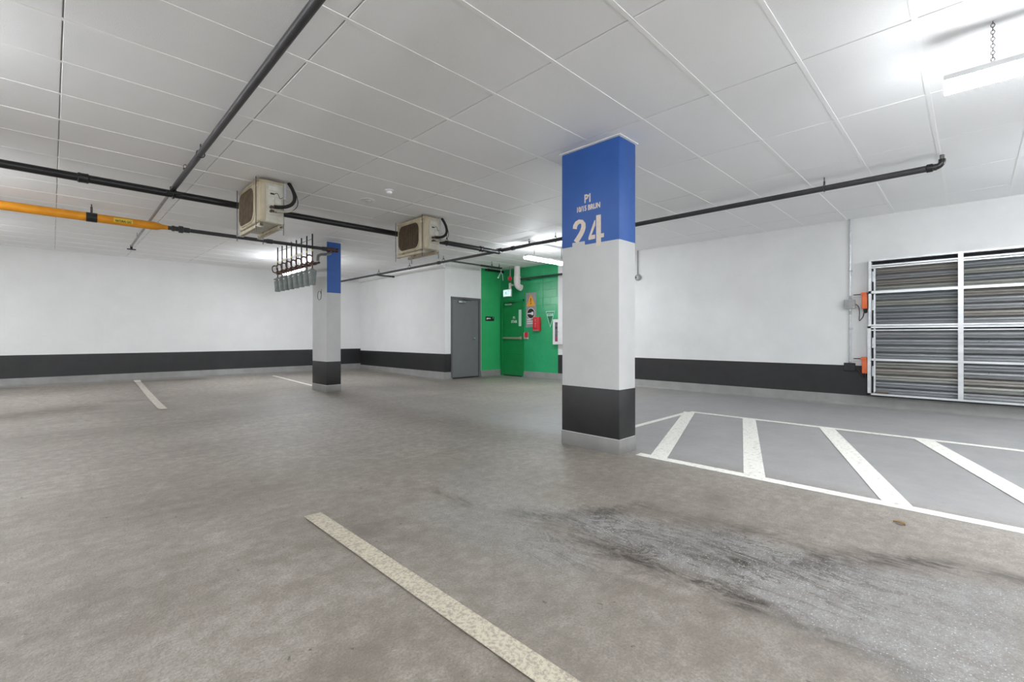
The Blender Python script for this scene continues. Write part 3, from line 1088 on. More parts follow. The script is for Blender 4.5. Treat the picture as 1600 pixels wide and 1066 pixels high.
# ------------------------------------------------------------------ yellow gas pipe
GYy, GZ = 9.08, 2.868
gz = thing('gas_pipe', (1.0, GYy, GZ), 'yellow gas pipe narrowing to a dark pipe that ends at the slim column', 'pipe')
xt0, xt1 = hit_y(240, 352, GYy).x, hit_y(262, 354, GYy).x
xend = hit_y(514, 389, GYy).x
YR_ = 0.062
MB().cyl((-3.6, GYy, GZ), (xt0, GYy, GZ), YR_, 24).build('yellow_run', M['yellow'], gz)
MB().lathe((xt0, GYy, GZ), (1, 0, 0), [(0, YR_), (0.04, YR_ * 0.95), (0.1, 0.04), (xt1 - xt0, 0.033)], 24).build('reducer', M['yellow'], gz)
x = xt1
MB().lathe((x, GYy, GZ), (1, 0, 0), [(0, 0.032), (0.05, 0.032), (0.055, 0.045), (0.09, 0.045), (0.095, 0.038), (0.14, 0.038), (0.145, 0.056), (0.2, 0.056), (0.21, 0.042), (0.29, 0.042), (0.295, 0.031)], 8).build('pipe_union', M['pipe_dark'], gz)
MB().cyl((x + 0.28, GYy, GZ), (xend, GYy, GZ), 0.031, 18).build('dark_run', M['pipe_dark'], gz)
for px in (421, 507):
    xx = hit_y(px, 380, GYy).x
    MB().lathe((xx - 0.05, GYy, GZ), (1, 0, 0), [(0, 0.031), (0.005, 0.041), (0.1, 0.041), (0.105, 0.031)], 16).build('coupling', M['pipe_dark'], gz)
xh = hit_y(143, 335, GYy).x
MB().cyl((xh - 0.06, GYy, GZ), (xh + 0.06, GYy, GZ), YR_ + 0.005, 24).build('clamp_band', M['black_plastic'], gz)
MB().cyl((xh, GYy, GZ + YR_), (xh, GYy, GZ + YR_ + 0.09), 0.014, 10).build('hanger_socket', M['rod'], gz)
MB().cyl((xh, GYy, GZ + YR_ + 0.06), (xh, GYy, H - 0.002), 0.007, 8).build('hanger_rod', M['rod'], gz)
# curved label wrapped on the near side of the yellow run
xl0, xl1 = hit_y(177, 345, GYy).x, hit_y(207, 349, GYy).x
mb = MB()
vs_, fs = [], []
for i in range(9):
    th = math.radians(-32 + 62 * i / 8)
    for xx in (xl0, xl1):
        vs_.append((xx, GYy - math.cos(th) * (YR_ + 0.0015), GZ - math.sin(th) * (YR_ + 0.0015) - 0.0))
fs = [(2 * i, 2 * i + 1, 2 * i + 3, 2 * i + 2) for i in range(8)]
lab = mb.add(vs_, fs).build('pipe_label', M['yellow_label'], gz)
tilt = Vector((0, -math.cos(0.25), -math.sin(0.25)))
tup = Vector((0, -math.sin(0.25), math.cos(0.25)))
text_mesh('label_text', 'NATURAL GAS', 0.046, M['ink'], lab, Vector(((xl0 + xl1) / 2, GYy, GZ)) + tilt * (YR_ + 0.002) + tup * 0.004, (1, 0, 0), tup, tilt, 0.9 * (xl1 - xl0) / 0.33, 0.0012)
# end fitting at the column and the drop to the regulator header
mb = MB().lathe((xend - 0.06, GYy, GZ), (1, 0, 0), [(0, 0.032), (0.01, 0.046), (0.15, 0.046), (0.16, 0.03), (0.2, 0.03), (0.205, 0.04), (0.24, 0.04)], 14)
mb.build('end_tee', M['brass'], gz)
dp = bezier((xend + 0.03, GYy - 0.02, GZ - 0.05), (3.85, 8.85, 2.73), (3.72, 8.72, 2.70), (3.56, 8.62, 2.665), 8)
MB().tube([(xend + 0.03, GYy, GZ)] + dp + [(3.50, 8.59, 2.63), (3.49, 8.58, 2.58), (3.49, 8.58, 2.53)], 0.027, 12).build('drop_pipe', M['pipe_steel'], gz)

# ------------------------------------------------------------------ gas regulators: a header and eight bells
RX, RY0, RD = 3.46, 8.76, 0.268
hd = thing('regulator_header', (RX, RY0 + 1.0, 2.5), 'brown gas header pipe carrying the eight grey regulators', 'pipe')
MB().cyl((RX + 0.05, RY0 - 0.18, 2.505), (RX + 0.05, RY0 + RD * 7 + 0.12, 2.505), 0.022, 14).build('header_run', M['brass'], hd)
for k in range(8):
    y = RY0 + RD * k
    MB().lathe((RX + 0.05, y - 0.03, 2.505), (0, 1, 0), [(0, 0.022), (0.004, 0.03), (0.056, 0.03), (0.06, 0.022)], 12).build('header_tee', M['brass'], hd)
mb = MB()
mb.cyl((RX, RY0 - 0.02, 2.965), (RX, RY0 + RD * 7 + 0.02, 2.965), 0.005, 8)
mb.build('tie_bar', M['rod'], hd)


def regulator():
    t = thing('gas_regulator', (RX, RY0, 2.1), 'x', 'regulator', 'grey gas regulators by the slim column')
    y = RY0
    MB().cyl((RX, y, 2.6), (RX, y, H - 0.002), 0.0125, 10).build('vent_pipe', M['pipe_black'], t)
    MB().cyl((RX, y, 2.73), (RX, y, 2.77), 0.0145, 10).build('tape_band', M['tape'], t)
    MB().tube([(RX, y, 2.62)] + arc((RX - 0.055, y, 2.60), (1, 0, 0), (0, 0, 1), 0.055, 0, PI * 1.0, 8) + arc((RX - 0.055, y - 0.012, 2.56), (-1, 0, 0), (0, 0, -1), 0.055, 0, PI * 0.9, 8), 0.013, 8).build('pigtail_loop', M['brass'], t)
    mb_ = MB().cyl((RX, y, 2.40), (RX, y, 2.62), 0.013, 10)
    mb_.lathe((RX, y, 2.47), (0, 0, 1), [(0, 0.02), (0.0, 0.032), (0.03, 0.032), (0.032, 0.02), (0.06, 0.02), (0.06, 0.028), (0.08, 0.028)], 8)
    mb_.cyl((RX, y, 2.505), (RX + 0.06, y, 2.505), 0.014, 10)
    mb_.build('inlet_fitting', M['brass'], t)
    be = MB().lathe((RX, y, 2.10), (0, 0, 1), [(0, 0.05), (0.004, 0.056), (0.02, 0.056), (0.1, 0.061), (0.2, 0.07), (0.245, 0.074), (0.25, 0.079), (0.27, 0.079), (0.276, 0.07), (0.295, 0.035), (0.31, 0.02)], 20).build('bell', M['bell'], t)
    MB().lathe((RX - 0.062, y - 0.03, 2.325), (-0.7, -0.7, 0.2), [(0, 0.018), (0.015, 0.018), (0.02, 0.01)], 10).build('brass_plug', M['chrome'], be)
    return t


ordn = ['nearest the slim column and the camera', 'second from the slim column', 'third from the slim column', 'fourth from the slim column',
        'fifth from the slim column', 'sixth from the slim column', 'seventh from the slim column', 'last in the row, farthest left']
reg0 = regulator()
for k in range(8):
    r_ = reg0 if k == 0 else copy_tree(reg0)
    r_.location.y = RY0 + RD * k
    r_['label'] = 'grey bell-shaped gas regulator with dark vent pipe, ' + ordn[k]

# wire loop on the slim column
pw = hit_x(499.5, 462, c2[0])
lp = MB().torus((c2[0] - 0.006, pw.y, pw.z), (1, 0, 0), 0.092, 0.004, 24, 6, 1.0, (0, 0, 1))
lp.cyl((c2[0] - 0.006, pw.y - 0.09, pw.z + 0.02), (c2[0] - 0.006, pw.y - 0.092, pw.z + 0.12), 0.004, 6)
tag(lp.build('wire_loop', M['pipe_dark']), 'thin dark wire loop hanging on the slim column', 'wire')


# ------------------------------------------------------------------ condensers hung from the ceiling
def condenser():
    x0, y0, z0 = 1.747, 6.03, 2.515
    W, D, HH = 0.82, 0.29, 0.50
    x1, y1, z1 = x0 + D, y0 + W, z0 + HH
    t = thing('condenser_unit', (x0, y0, z0 - 0.08), 'x', 'air conditioner', 'condensers hung under the ceiling')
    cs = MB().rbox((x0 + 0.012, y0 + 0.004, z0), (x1, y1, z1), 0.02, 3).build('casing', M['ac_side'], t)
    MB().rbox((x0, y0, z0 + 0.002), (x0 + 0.095, y1 + 0.002, z1 - 0.006), 0.026, 4).build('front_panel', M['ac'], t)
    MB().rbox((x0 - 0.004, y0 - 0.004, z1 - 0.02), (x1 + 0.004, y1 + 0.004, z1 + 0.012), 0.008, 2).build('top_cover', M['ac'], t)
    # fan opening: recess, rounded surround, vertical bars, fan
    yc, zc = y0 + 0.46, z0 + HH / 2 - 0.005
    hw, hh, rr = 0.30, 0.205, 0.13

    def rrect(hw_, hh_, r_, x_, n=6):
        pts = []
        for (sy, sz, t0) in ((1, 1, 0), (-1, 1, PI / 2), (-1, -1, PI), (1, -1, 3 * PI / 2)):
            for i in range(n + 1):
                a_ = t0 + PI / 2 * i / n
                pts.append(Vector((x_, yc + sy * (hw_ - r_) + r_ * math.cos(a_), zc + sz * (hh_ - r_) + r_ * math.sin(a_))))
        return pts
    MB().prism(rrect(hw, hh, rr, x0 - 0.001), (-0.003, 0, 0)).build('fan_recess', M['ac_dark'], t, smooth=False)
    gr = MB().tube(rrect(hw + 0.008, hh + 0.008, rr, x0 - 0.004), 0.011, 8, closed=True).build('grille_surround', M['ac'], t)
    n = 21
    for i in range(n):
        yy = yc - hw + 2 * hw * (i + 0.5) / n
        dy = max(0.0, abs(yy - yc) - (hw - rr))
        hz = hh - rr + math.sqrt(max(0.0, rr * rr - dy * dy))
        MB().cyl((x0 - 0.014, yy, zc - hz), (x0 - 0.014, yy, zc + hz), 0.0042, 6).build('grille_bar', M['ac_bar'], t)
    fan = MB().lathe((x0 - 0.0075, yc, zc), (-1, 0, 0), [(0, 0.045), (0.003, 0.04)], 16)
    for k in range(3):
        a0 = k * 2 * PI / 3
        pts = []
        for (rad, da) in ((0.04, -0.3), (0.17, -0.1), (0.185, 0.35), (0.17, 0.75), (0.04, 0.5)):
            pts.append((x0 - 0.0075, yc + rad * math.cos(a0 + da), zc + rad * math.sin(a0 + da)))
        fan.prism(pts, (-0.0015, 0, 0))
    fan.build('fan', M['ac_dark'], t, smooth=False)
    MB().box((x0 - 0.0015, y0 + 0.045, z1 - 0.075), (x0 + 0.002, y0 + 0.125, z1 - 0.05)).build('badge', M['ac_label'], t, smooth=False)
    # side face: recessed grip, labels, valves
    for (xa, xb, za, zb) in ((0.11, 0.22, 0.40, 0.45), (0.11, 0.175, 0.22, 0.32), (0.185, 0.255, 0.24, 0.31), (0.11, 0.17, 0.335, 0.375)):
        MB().box((x0 + xa, y0 + 0.001, z0 + za), (x0 + xb, y0 + 0.006, z0 + zb)).build('side_label', M['ac_label'], t, smooth=False)
    MB().rbox((x0 + 0.13, y0 - 0.004, z0 + 0.345), (x0 + 0.175, y0 + 0.01, z0 + 0.365), 0.003, 1).build('grip_slot', M['ac_dark'], t)
    MB().rbox((x0 + 0.10, y0 - 0.012, z0 + 0.10), (x0 + 0.25, y0 + 0.01, z0 + 0.2), 0.006, 2).build('valve_cover', M['ac_side'], t)
    va = MB()
    for zz in (0.185, 0.135):
        va.cyl((x0 + 0.13, y0 - 0.05, z0 + zz), (x0 + 0.13, y0 + 0.0, z0 + zz), 0.016, 8)
        va.cyl((x0 + 0.125, y0 - 0.045, z0 + zz), (x0 + 0.185, y0 - 0.045, z0 + zz), 0.013, 8)
    va.build('service_valve', M['brass'], t)
    ho = bezier((x0 + 0.16, y0 - 0.045, z0 + 0.19), (x0 + 0.42, y0 - 0.05, z0 + 0.20), (x0 + 0.46, y0 - 0.03, z0 + 0.36), (x0 + 0.36, y0 + 0.05, H - 0.002), 16)
    MB().tube(ho, 0.021, 12).build('insulated_hose', M['hose'], t)
    ho = bezier((x0 + 0.16, y0 - 0.045, z0 + 0.135), (x0 + 0.48, y0 - 0.05, z0 + 0.15), (x0 + 0.5, y0 - 0.02, z0 + 0.3), (x0 + 0.39, y0 + 0.06, H - 0.002), 16)
    MB().tube(ho[:6], 0.013, 10).build('pale_hose', M['ac_side'], t)
    MB().tube(ho[4:], 0.005, 8).build('thin_cable', M['pipe_dark'], t)
    MB().tube(bezier((x0 + 0.17, y0 - 0.004, z0 + 0.35), (x0 + 0.24, y0 - 0.03, z0 + 0.42), (x0 + 0.2, y0 - 0.03, z0 + 0.25), (x0 + 0.27, y0 - 0.004, z0 + 0.33), 10), 0.0035, 6).build('control_wire', M['pipe_dark'], t)
    MB().box((x1 + 0.002, y0 + 0.02, z0 + 0.32), (x1 + 0.03, y0 + 0.03, z1 + 0.02)).build('steel_bracket', M['galv'], t, smooth=False)
    # strut rails and threaded rods
    for xx in (x0 + 0.02, x1 - 0.05):
        ra = MB().box((xx, y0 + 0.02, z0 - 0.05), (xx + 0.041, y1 + 0.05, z0 - 0.047))
        ra.box((xx, y0 + 0.02, z0 - 0.05), (xx + 0.003, y1 + 0.05, z0 - 0.010)).box((xx + 0.038, y0 + 0.02, z0 - 0.05), (xx + 0.041, y1 + 0.05, z0 - 0.010))
        ra.build('strut_rail', M['ac'], t, smooth=False)
        for yy in (y0 + 0.14, y1 - 0.14):
            MB().box((xx + 0.004, yy - 0.03, z0 - 0.012), (xx + 0.036, yy + 0.03, z0 + 0.002)).build('rubber_foot', M['black_plastic'], t, smooth=False)
    for (xx, yy) in ((x0 - 0.012, y0 + 0.06), (x0 - 0.012, y1 + 0.03), (x1 + 0.012, y0 + 0.06), (x1 + 0.012, y1 + 0.03)):
        MB().cyl((xx, yy, z0 - 0.12), (xx, yy, H - 0.002), 0.005, 8).build('threaded_rod', M['rod'], t)
        xr = x0 + 0.02 if xx < x0 + 0.1 else x1 - 0.05
        MB().box((min(xx, xr) - 0.006, yy - 0.02, z0 - 0.056), (max(xx, xr + 0.041) + 0.006, yy + 0.02, z0 - 0.05)).build('rod_plate', M['galv'], t, smooth=False)
    return t


ac1 = condenser()
ac1['label'] = 'dirty cream condenser with dark hose, nearer one, left under the ceiling'
ac2 = copy_tree(ac1)
ac2.location = Vector(ac1.location) + Vector((4.14 - 1.747, 6.07 - 6.03, 0))
ac2['label'] = 'dirty cream condenser farther away, between the slim column and the green wall'

# ------------------------------------------------------------------ grey door
d1 = struct(thing('door_1', (8.0, YR, 0), 'grey flush metal door with closer beside the green wall', 'door'))
del d1['category']
fx0, fx1, dz = 7.475, 8.50, 2.19
MB().box((fx0, YR - 0.035, 0.0), (fx0 + 0.045, YR + 0.01, dz)).build('frame_jamb', M['door_frame'], d1, smooth=False)
MB().box((fx1 - 0.07, YR - 0.035, 0.0), (fx1, YR + 0.01, dz)).build('frame_jamb', M['door_frame'], d1, smooth=False)
MB().box((fx0, YR - 0.036, dz - 0.06), (fx1, YR + 0.01, dz)).build('frame_head', M['door_frame'], d1, smooth=False)
sl1 = MB().box((fx0 + 0.05, YR - 0.012, 0.035), (fx1 - 0.078, YR + 0.005, dz - 0.066)).build('door_leaf', M['door_grey'], d1, smooth=False)
MB().box((fx0 + 0.045, YR - 0.008, 0.0), (fx1 - 0.07, YR + 0.004, dz - 0.06)).build('door_gap', M['black_plastic'], d1, smooth=False)
kx = hit_y(740, 529, YR).x
MB().lathe((kx, YR - 0.012, 1.075), (0, -1, 0), [(0, 0.034), (0.006, 0.034), (0.01, 0.014), (0.035, 0.012), (0.04, 0.026), (0.06, 0.03), (0.07, 0.02)], 16).build('door_knob', M['chrome'], sl1)


def closer(parent, leaf, a, axis, out, z):
    a, axis, out = Vector(a), Vector(axis), Vector(out)
    p = a + Vector((0, 0, z))
    q = p + axis * 0.26 + out * 0.07
    mb_ = MB().rbox((min(p.x, q.x), min(p.y, q.y), z - 0.055), (max(p.x, q.x), max(p.y, q.y), z), 0.008, 2)
    b_ = mb_.build('door_closer', M['chrome'], leaf)
    mb2 = MB().tube([p + axis * 0.2 + out * 0.05 + Vector((0, 0, 0.012)), p + axis * 0.42 + out * 0.10 + Vector((0, 0, 0.02)), p + axis * 0.16 + out * 0.055 + Vector((0, 0, 0.045))], 0.009, 8)
    mb2.build('closer_arm', M['rod'], b_)


closer(d1, sl1, (hit_y(714, 472, YR).x, YR - 0.012, 0), (1, 0, 0), (0, -1, 0), 2.09)

# ------------------------------------------------------------------ green exit door
d2 = struct(thing('door_2', (XW, 9.28, 0), 'green exit door with panic bar and narrow glass slit', 'door'))
del d2['category']
gy0, gy1, gdz = 8.835, 9.735, 2.17
MB().box((XW - 0.045, gy1 - 0.1, 0), (XW + 0.01, gy1, gdz)).build('frame_jamb', M['green_door'], d2, smooth=False)
MB().box((XW - 0.045, gy0, 0), (XW + 0.01, gy0 + 0.045, gdz)).build('frame_jamb', M['green_door'], d2, smooth=False)
MB().box((XW - 0.046, gy0, gdz - 0.06), (XW + 0.01, gy1, gdz)).build('frame_head', M['green_door'], d2, smooth=False)
MB().box((XW - 0.01, gy0 + 0.045, 0.0), (XW + 0.004, gy1 - 0.1, gdz - 0.06)).build('door_gap', M['black_plastic'], d2, smooth=False)
sl2 = MB().box((XW - 0.016, gy0 + 0.05, 0.03), (XW + 0.003, gy1 - 0.106, gdz - 0.066)).build('door_leaf', M['green_door'], d2, smooth=False)
sy0, sy1 = hit_x(815.3, 500).y, hit_x(811.0, 500).y
MB().rbox((XW - 0.021, sy0, 1.42), (XW - 0.01, sy1, 1.885), 0.004, 1).build('glass_slit', M['glass'], sl2)
bz_ = 1.085
pb_ = MB().rbox((XW - 0.075, gy0 + 0.055, bz_ - 0.03), (XW - 0.045, gy1 - 0.12, bz_ + 0.03), 0.01, 2).build('panic_bar', M['brushed'], sl2)
MB().rbox((XW - 0.075, gy0 + 0.05, bz_ - 0.045), (XW - 0.012, gy0 + 0.11, bz_ + 0.045), 0.008, 2).build('bar_housing', M['brushed'], pb_)
MB().rbox((XW - 0.07, gy1 - 0.16, bz_ - 0.03), (XW - 0.012, gy1 - 0.115, bz_ + 0.03), 0.006, 1).build('bar_housing', M['brushed'], pb_)
MB().box((XW - 0.0175, gy0 + 0.06, 0.62), (XW - 0.012, gy1 - 0.116, 0.63)).build('kick_seam', M['pennant'], sl2, smooth=False)
closer(d2, sl2, (XW - 0.016, hit_x(792, 470).y, 0), (0, -1, 0), (-1, 0, 0), 2.07)
ty = hit_x(804, 497).y
text_mesh('door_text', 'P1', 0.10, M['sign_white'], sl2, (XW - 0.0172, ty, 1.66), (0, -1, 0), (0, 0, 1), (-1, 0, 0), 0.9, 0.003)
text_mesh('door_text', 'STAIR', 0.10, M['sign_white'], sl2, (XW - 0.0172, ty, 1.55), (0, -1, 0), (0, 0, 1), (-1, 0, 0), 0.9, 0.003)

# ------------------------------------------------------------------ signs and fittings on the green walls
# black plate on the short green wall
sp_ = thing('door_sign', (8.865, YR, 1.57), 'small black plate with white lettering on the green wall', 'sign')
MB().rbox((8.70, YR - 0.014, 1.575), (9.03, YR - 0.003, 1.70), 0.006, 1).build('plate', M['black_plastic'], sp_)
mb = MB()
for k, (u, w, h_) in enumerate(((8.735, 0.035, 0.05), (8.775, 0.03, 0.034), (8.81, 0.014, 0.034), (8.832, 0.014, 0.034), (8.855, 0.03, 0.034))):
    mb.box((u, YR - 0.0155, 1.628 if k else 1.615), (u + w, YR - 0.0135, 1.628 + h_ if k else 1.662))
mb.box((8.975, YR - 0.0155, 1.655), (8.99, YR - 0.0135, 1.675))
mb.build('raised_lettering', M['sign_white'], sp_, smooth=False)

# tall grey warning sign
ws = thing('warning_sign', (XW, 8.565, 1.38), 'tall grey warning sign with amber triangle and black pictogram disc', 'sign')
wy0, wy1, wz0, wz1 = 8.375, 8.757, 1.385, 2.335
pl = MB().rbox((XW - 0.012, wy0, wz0), (XW - 0.003, wy1, wz1), 0.004, 1).build('sign_plate', M['sign_grey'], ws)
wyc = (wy0 + wy1) / 2
sx = XW - 0.0122


def flat(poly, m, nm, off=0.0, parent=None, th=0.0012):
    return MB().prism([Vector((sx - off, wyc - u, z)) for u, z in poly], (-th, 0, 0)).build(nm, m, parent or ws, smooth=False)


flat([(-0.155, 1.985), (-0.145, 1.965), (0.145, 1.965), (0.155, 1.985), (0.012, 2.275), (-0.012, 2.275)], M['amber'], 'amber_triangle')
flat([(-0.016, 2.185), (0.016, 2.185), (0.009, 2.07), (-0.009, 2.07)], M['ink'], 'exclamation_mark', 0.0012)
flat([(0.018 * math.cos(2 * PI * i / 12), 2.035 + 0.018 * math.sin(2 * PI * i / 12)) for i in range(12)], M['ink'], 'exclamation_dot', 0.0012)
flat([(0.15 * math.cos(2 * PI * i / 28), 1.765 + 0.15 * math.sin(2 * PI * i / 28)) for i in range(28)], M['sign_white'], 'white_ring')
flat([(0.134 * math.cos(2 * PI * i / 28), 1.765 + 0.134 * math.sin(2 * PI * i / 28)) for i in range(28)], M['ink'], 'black_disc', 0.0012)
flat([(-0.125, 1.775), (-0.125, 1.748), (0.0, 1.742), (0.05, 1.715), (0.085, 1.715), (0.1, 1.735), (0.1, 1.79), (0.085, 1.81), (0.05, 1.81), (0.0, 1.782)], M['sign_white'], 'torch_pictogram', 0.0024)
rng = random.Random(3)
for k, (zz, wd) in enumerate(((1.585, 0.13), (1.53, 0.26), (1.475, 0.24))):
    mb = MB()
    u = -0.14
    while u < -0.14 + wd:
        w = rng.uniform(0.014, 0.024)
        mb.prism([Vector((sx, wyc - u, zz)), Vector((sx, wyc - u - w, zz)), Vector((sx, wyc - u - w, zz + 0.034)), Vector((sx, wyc - u, zz + 0.034))], (-0.0012, 0, 0))
        u += w + 0.005
    mb.build('small_lettering', M['sign_white'], ws, smooth=False)

# red alarm cabinet over the sign's edge
rc = thing('red_wall_box', (XW - 0.05, 8.29, 1.27), 'red alarm cabinet on the green wall overlapping the grey sign', 'alarm box')
MB().rbox((XW - 0.10, 8.19, 1.275), (XW - 0.013, 8.42, 1.655), 0.014, 3).build('cabinet', M['red'], rc)
mb = MB()
for zz, rr_ in ((1.575, 0.014), (1.535, 0.01), (1.475, 0.018), (1.42, 0.013), (1.385, 0.01)):
    mb.prism([(XW - 0.1005, 8.325 + rr_ * math.cos(2 * PI * i / 8), zz + 1.5 * rr_ * math.sin(2 * PI * i / 8)) for i in range(8)], (-0.001, 0, 0))
mb.build('pale_lettering', mat('pale_red_print', (238, 150, 140), 0.5, var=(226, 130, 120), vscale=20), rc, smooth=False)
MB().box((XW - 0.102, 8.205, 1.285), (XW - 0.0995, 8.40, 1.31)).build('pale_strip', M['sign_grey'], rc, smooth=False)

# pull station
ps = thing('pull_station', (XW - 0.03, 8.7, 1.06), 'small red and white call point beside the panic bar', 'alarm')
MB().rbox((XW - 0.06, 8.66, 1.06), (XW - 0.003, 8.80, 1.245), 0.008, 2).build('back_box', M['white_plastic'], ps)
MB().rbox((XW - 0.115, 8.62, 1.105), (XW - 0.058, 8.72, 1.25), 0.012, 2).build('red_front', M['red'], ps)

# pennant above the extinguisher
pn = thing('pennant_sign', (XW, 7.876, 1.37), 'green triangular pennant sign with pale outline above the extinguisher cabinet', 'sign')
tri = [(8.035, 1.80), (7.72, 1.80), (7.878, 1.37)]
cen = Vector((7.878, 1.66))


def tri_at(s_, x_):
    return [Vector((x_, cen.x + (a_ - cen.x) * s_, cen.y + (b_ - cen.y) * s_)) for a_, b_ in tri]


MB().prism(tri_at(1.0, XW - 0.0036), (-0.004, 0, 0)).build('pale_border', M['pennant_pale'], pn, smooth=False)
MB().prism(tri_at(0.86, XW - 0.0077), (-0.0012, 0, 0)).build('green_field', M['pennant'], pn, smooth=False)
MB().rbox((XW - 0.0105, 7.78, 1.672), (XW - 0.0085, 7.976, 1.748), 0.0009, 1).build('text_panel', M['pennant_pale'], pn)
text_mesh('sign_text', 'EXT', 0.075, M['pennant'], pn, (XW - 0.0107, 7.878, 1.711), (0, -1, 0), (0, 0, 1), (-1, 0, 0), 1.1, 0.002)

# extinguisher cabinet
ec = thing('extinguisher_cabinet', (XW - 0.06, 7.49, 0.93), 'white fire extinguisher cabinet half hidden behind the numbered column', 'cabinet')
MB().rbox((XW - 0.10, 7.29, 0.935), (XW - 0.003, 7.69, 1.565), 0.006, 2).build('cabinet_body', M['white_metal'], ec)
cf = MB().rbox((XW - 0.116, 7.28, 0.925), (XW - 0.10, 7.70, 1.575), 0.004, 1).build('cabinet_door', M['white_metal'], ec)
MB().box((XW - 0.118, 7.535, 1.0), (XW - 0.115, 7.625, 1.50)).build('door_window', M['ext_glass'], cf, smooth=False)
MB().box((XW - 0.1195, 7.54, 1.005), (XW - 0.117, 7.62, 1.10)).build('red_band', mat('plum_red', (150, 60, 84), 0.4, var=(130, 48, 70), vscale=10), cf, smooth=False)
MB().lathe((XW - 0.1195, 7.58, 1.36), (-1, 0, 0), [(0, 0.03), (0.001, 0.028)], 12).build('dark_gauge', M['black_plastic'], cf)
MB().cyl((XW - 0.116, 7.50, 1.25), (XW - 0.135, 7.50, 1.25), 0.012, 10).build('latch_knob', M['chrome'], cf)

# lit exit sign
es = thing('exit_sign', (9.12, 9.29, 2.27), 'lit exit sign with running figure above the green door', 'sign')
ex = 9.12
ey0, ey1, ez0, ez1 = 9.14, 9.46, 2.255, 2.465
MB().rbox((ex - 0.02, ey0, ez0), (ex + 0.02, ey1, ez1), 0.006, 2).build('sign_box', M['white_plastic'], es)
MB().box((ex - 0.0225, ey0 + 0.015, ez0 + 0.018), (ex - 0.019, ey1 - 0.015, ez1 - 0.018)).build('lit_face', M['exit_lit'], es, smooth=False)
eyc, ezc = (ey0 + ey1) / 2, (ez0 + ez1) / 2


def exit_poly(pts, nm):
    MB().prism([Vector((ex - 0.0226, eyc - u, ezc + w)) for u, w in pts], (-0.0008, 0, 0)).build(nm, M['exit_man'], es, smooth=False)


exit_poly([(0.02, -0.06), (0.02, 0.065), (0.10, 0.065), (0.10, -0.06), (0.085, -0.06), (0.085, 0.05), (0.035, 0.05), (0.035, -0.06)], 'pictogram_door')
exit_poly([(-0.03 + 0.013 * math.cos(2 * PI * i / 10), 0.05 + 0.013 * math.sin(2 * PI * i / 10)) for i in range(10)], 'pictogram_head')
exit_poly([(-0.05, 0.03), (-0.025, 0.033), (0.0, 0.012), (-0.006, 0.004), (-0.026, 0.016), (-0.032, -0.01), (-0.01, -0.028), (-0.016, -0.06), (-0.028, -0.06), (-0.026, -0.034), (-0.052, -0.02), (-0.075, -0.05), (-0.1, -0.05), (-0.098, -0.04), (-0.082, -0.04), (-0.062, -0.005), (-0.06, 0.012), (-0.08, 0.004), (-0.088, 0.012)], 'pictogram_runner')
MB().rbox((ex - 0.012, ey0 + 0.035, ez1 - 0.005), (ex + 0.035, ey0 + 0.10, ez1 + 0.17), 0.006, 2).build('mounting_stem', M['white_plastic'], es)

MB().rbox((ex + 0.03, ey0 + 0.045, ez1 + 0.10), (XW - 0.003, ey0 + 0.09, ez1 + 0.15), 0.005, 1).build('wall_arm', M['white_plastic'], es)

# white drain pipe with elbow
pp = thing('drain_pipe', (9.06, 8.93, 2.5), 'fat white drain pipe with elbow dropping from the ceiling by the exit door', 'pipe')
pxx, pyy = 9.05, 8.85
MB().cyl((pxx, pyy, 2.76), (pxx, pyy, H - 0.002), 0.083, 24).build('pipe_run', M['white_plastic'], pp)
MB().lathe((pxx, pyy, 2.60), (0, 0, 1), [(0, 0.085), (0.01, 0.092), (0.16, 0.098), (0.175, 0.098), (0.18, 0.083)], 24).build('hub', M['white_plastic'], pp)
dirv = Vector((0.25, -0.97, 0)).normalized()
MB().tube([(pxx, pyy, 2.66)] + arc(Vector((pxx, pyy, 2.60)) + dirv * 0.13, -dirv, (0, 0, -1), 0.13, 0, PI * 0.36, 7) + [Vector((pxx, pyy, 2.60)) + dirv * 0.13 - dirv * 0.13 * math.cos(PI * 0.36) + Vector((0, 0, -0.13 * math.sin(PI * 0.36))) + dirv * 0.06 + Vector((0, 0, -0.022))], 0.084, 24).build('elbow', M['white_plastic'], pp)

# red handwheel valve on a small pipe
vv = thing('valve', (8.93, 9.0, 2.58), 'small red handwheel valve in front of the white drain pipe', 'valve')
vx, vy, vz = 8.925, 8.965, 2.725
MB().torus((vx - 0.05, vy, vz), (-1, -0.6, 0), 0.05, 0.011, 18, 8).build('handwheel_rim', M['red'], vv)
mb = MB().cyl((vx - 0.045, vy, vz - 0.045), (vx - 0.045, vy, vz + 0.045), 0.007, 8).cyl((vx - 0.03, vy - 0.04, vz), (vx - 0.06, vy + 0.04, vz), 0.007, 8)
mb.cyl((vx - 0.065, vy - 0.01, vz), (vx, vy + 0.03, vz), 0.014, 10)
mb.build('handwheel_spokes', M['red'], vv)
MB().tube([(vx, vy + 0.03, H - 0.002), (vx, vy + 0.03, vz - 0.1)], 0.016, 10).build('riser', M['pipe_steel'], vv)
MB().lathe((vx, vy + 0.03, vz - 0.11), (0, 0, 1), [(0, 0.018), (0.02, 0.028), (0.09, 0.028), (0.11, 0.018)], 12).build('valve_body', M['brass'], vv)

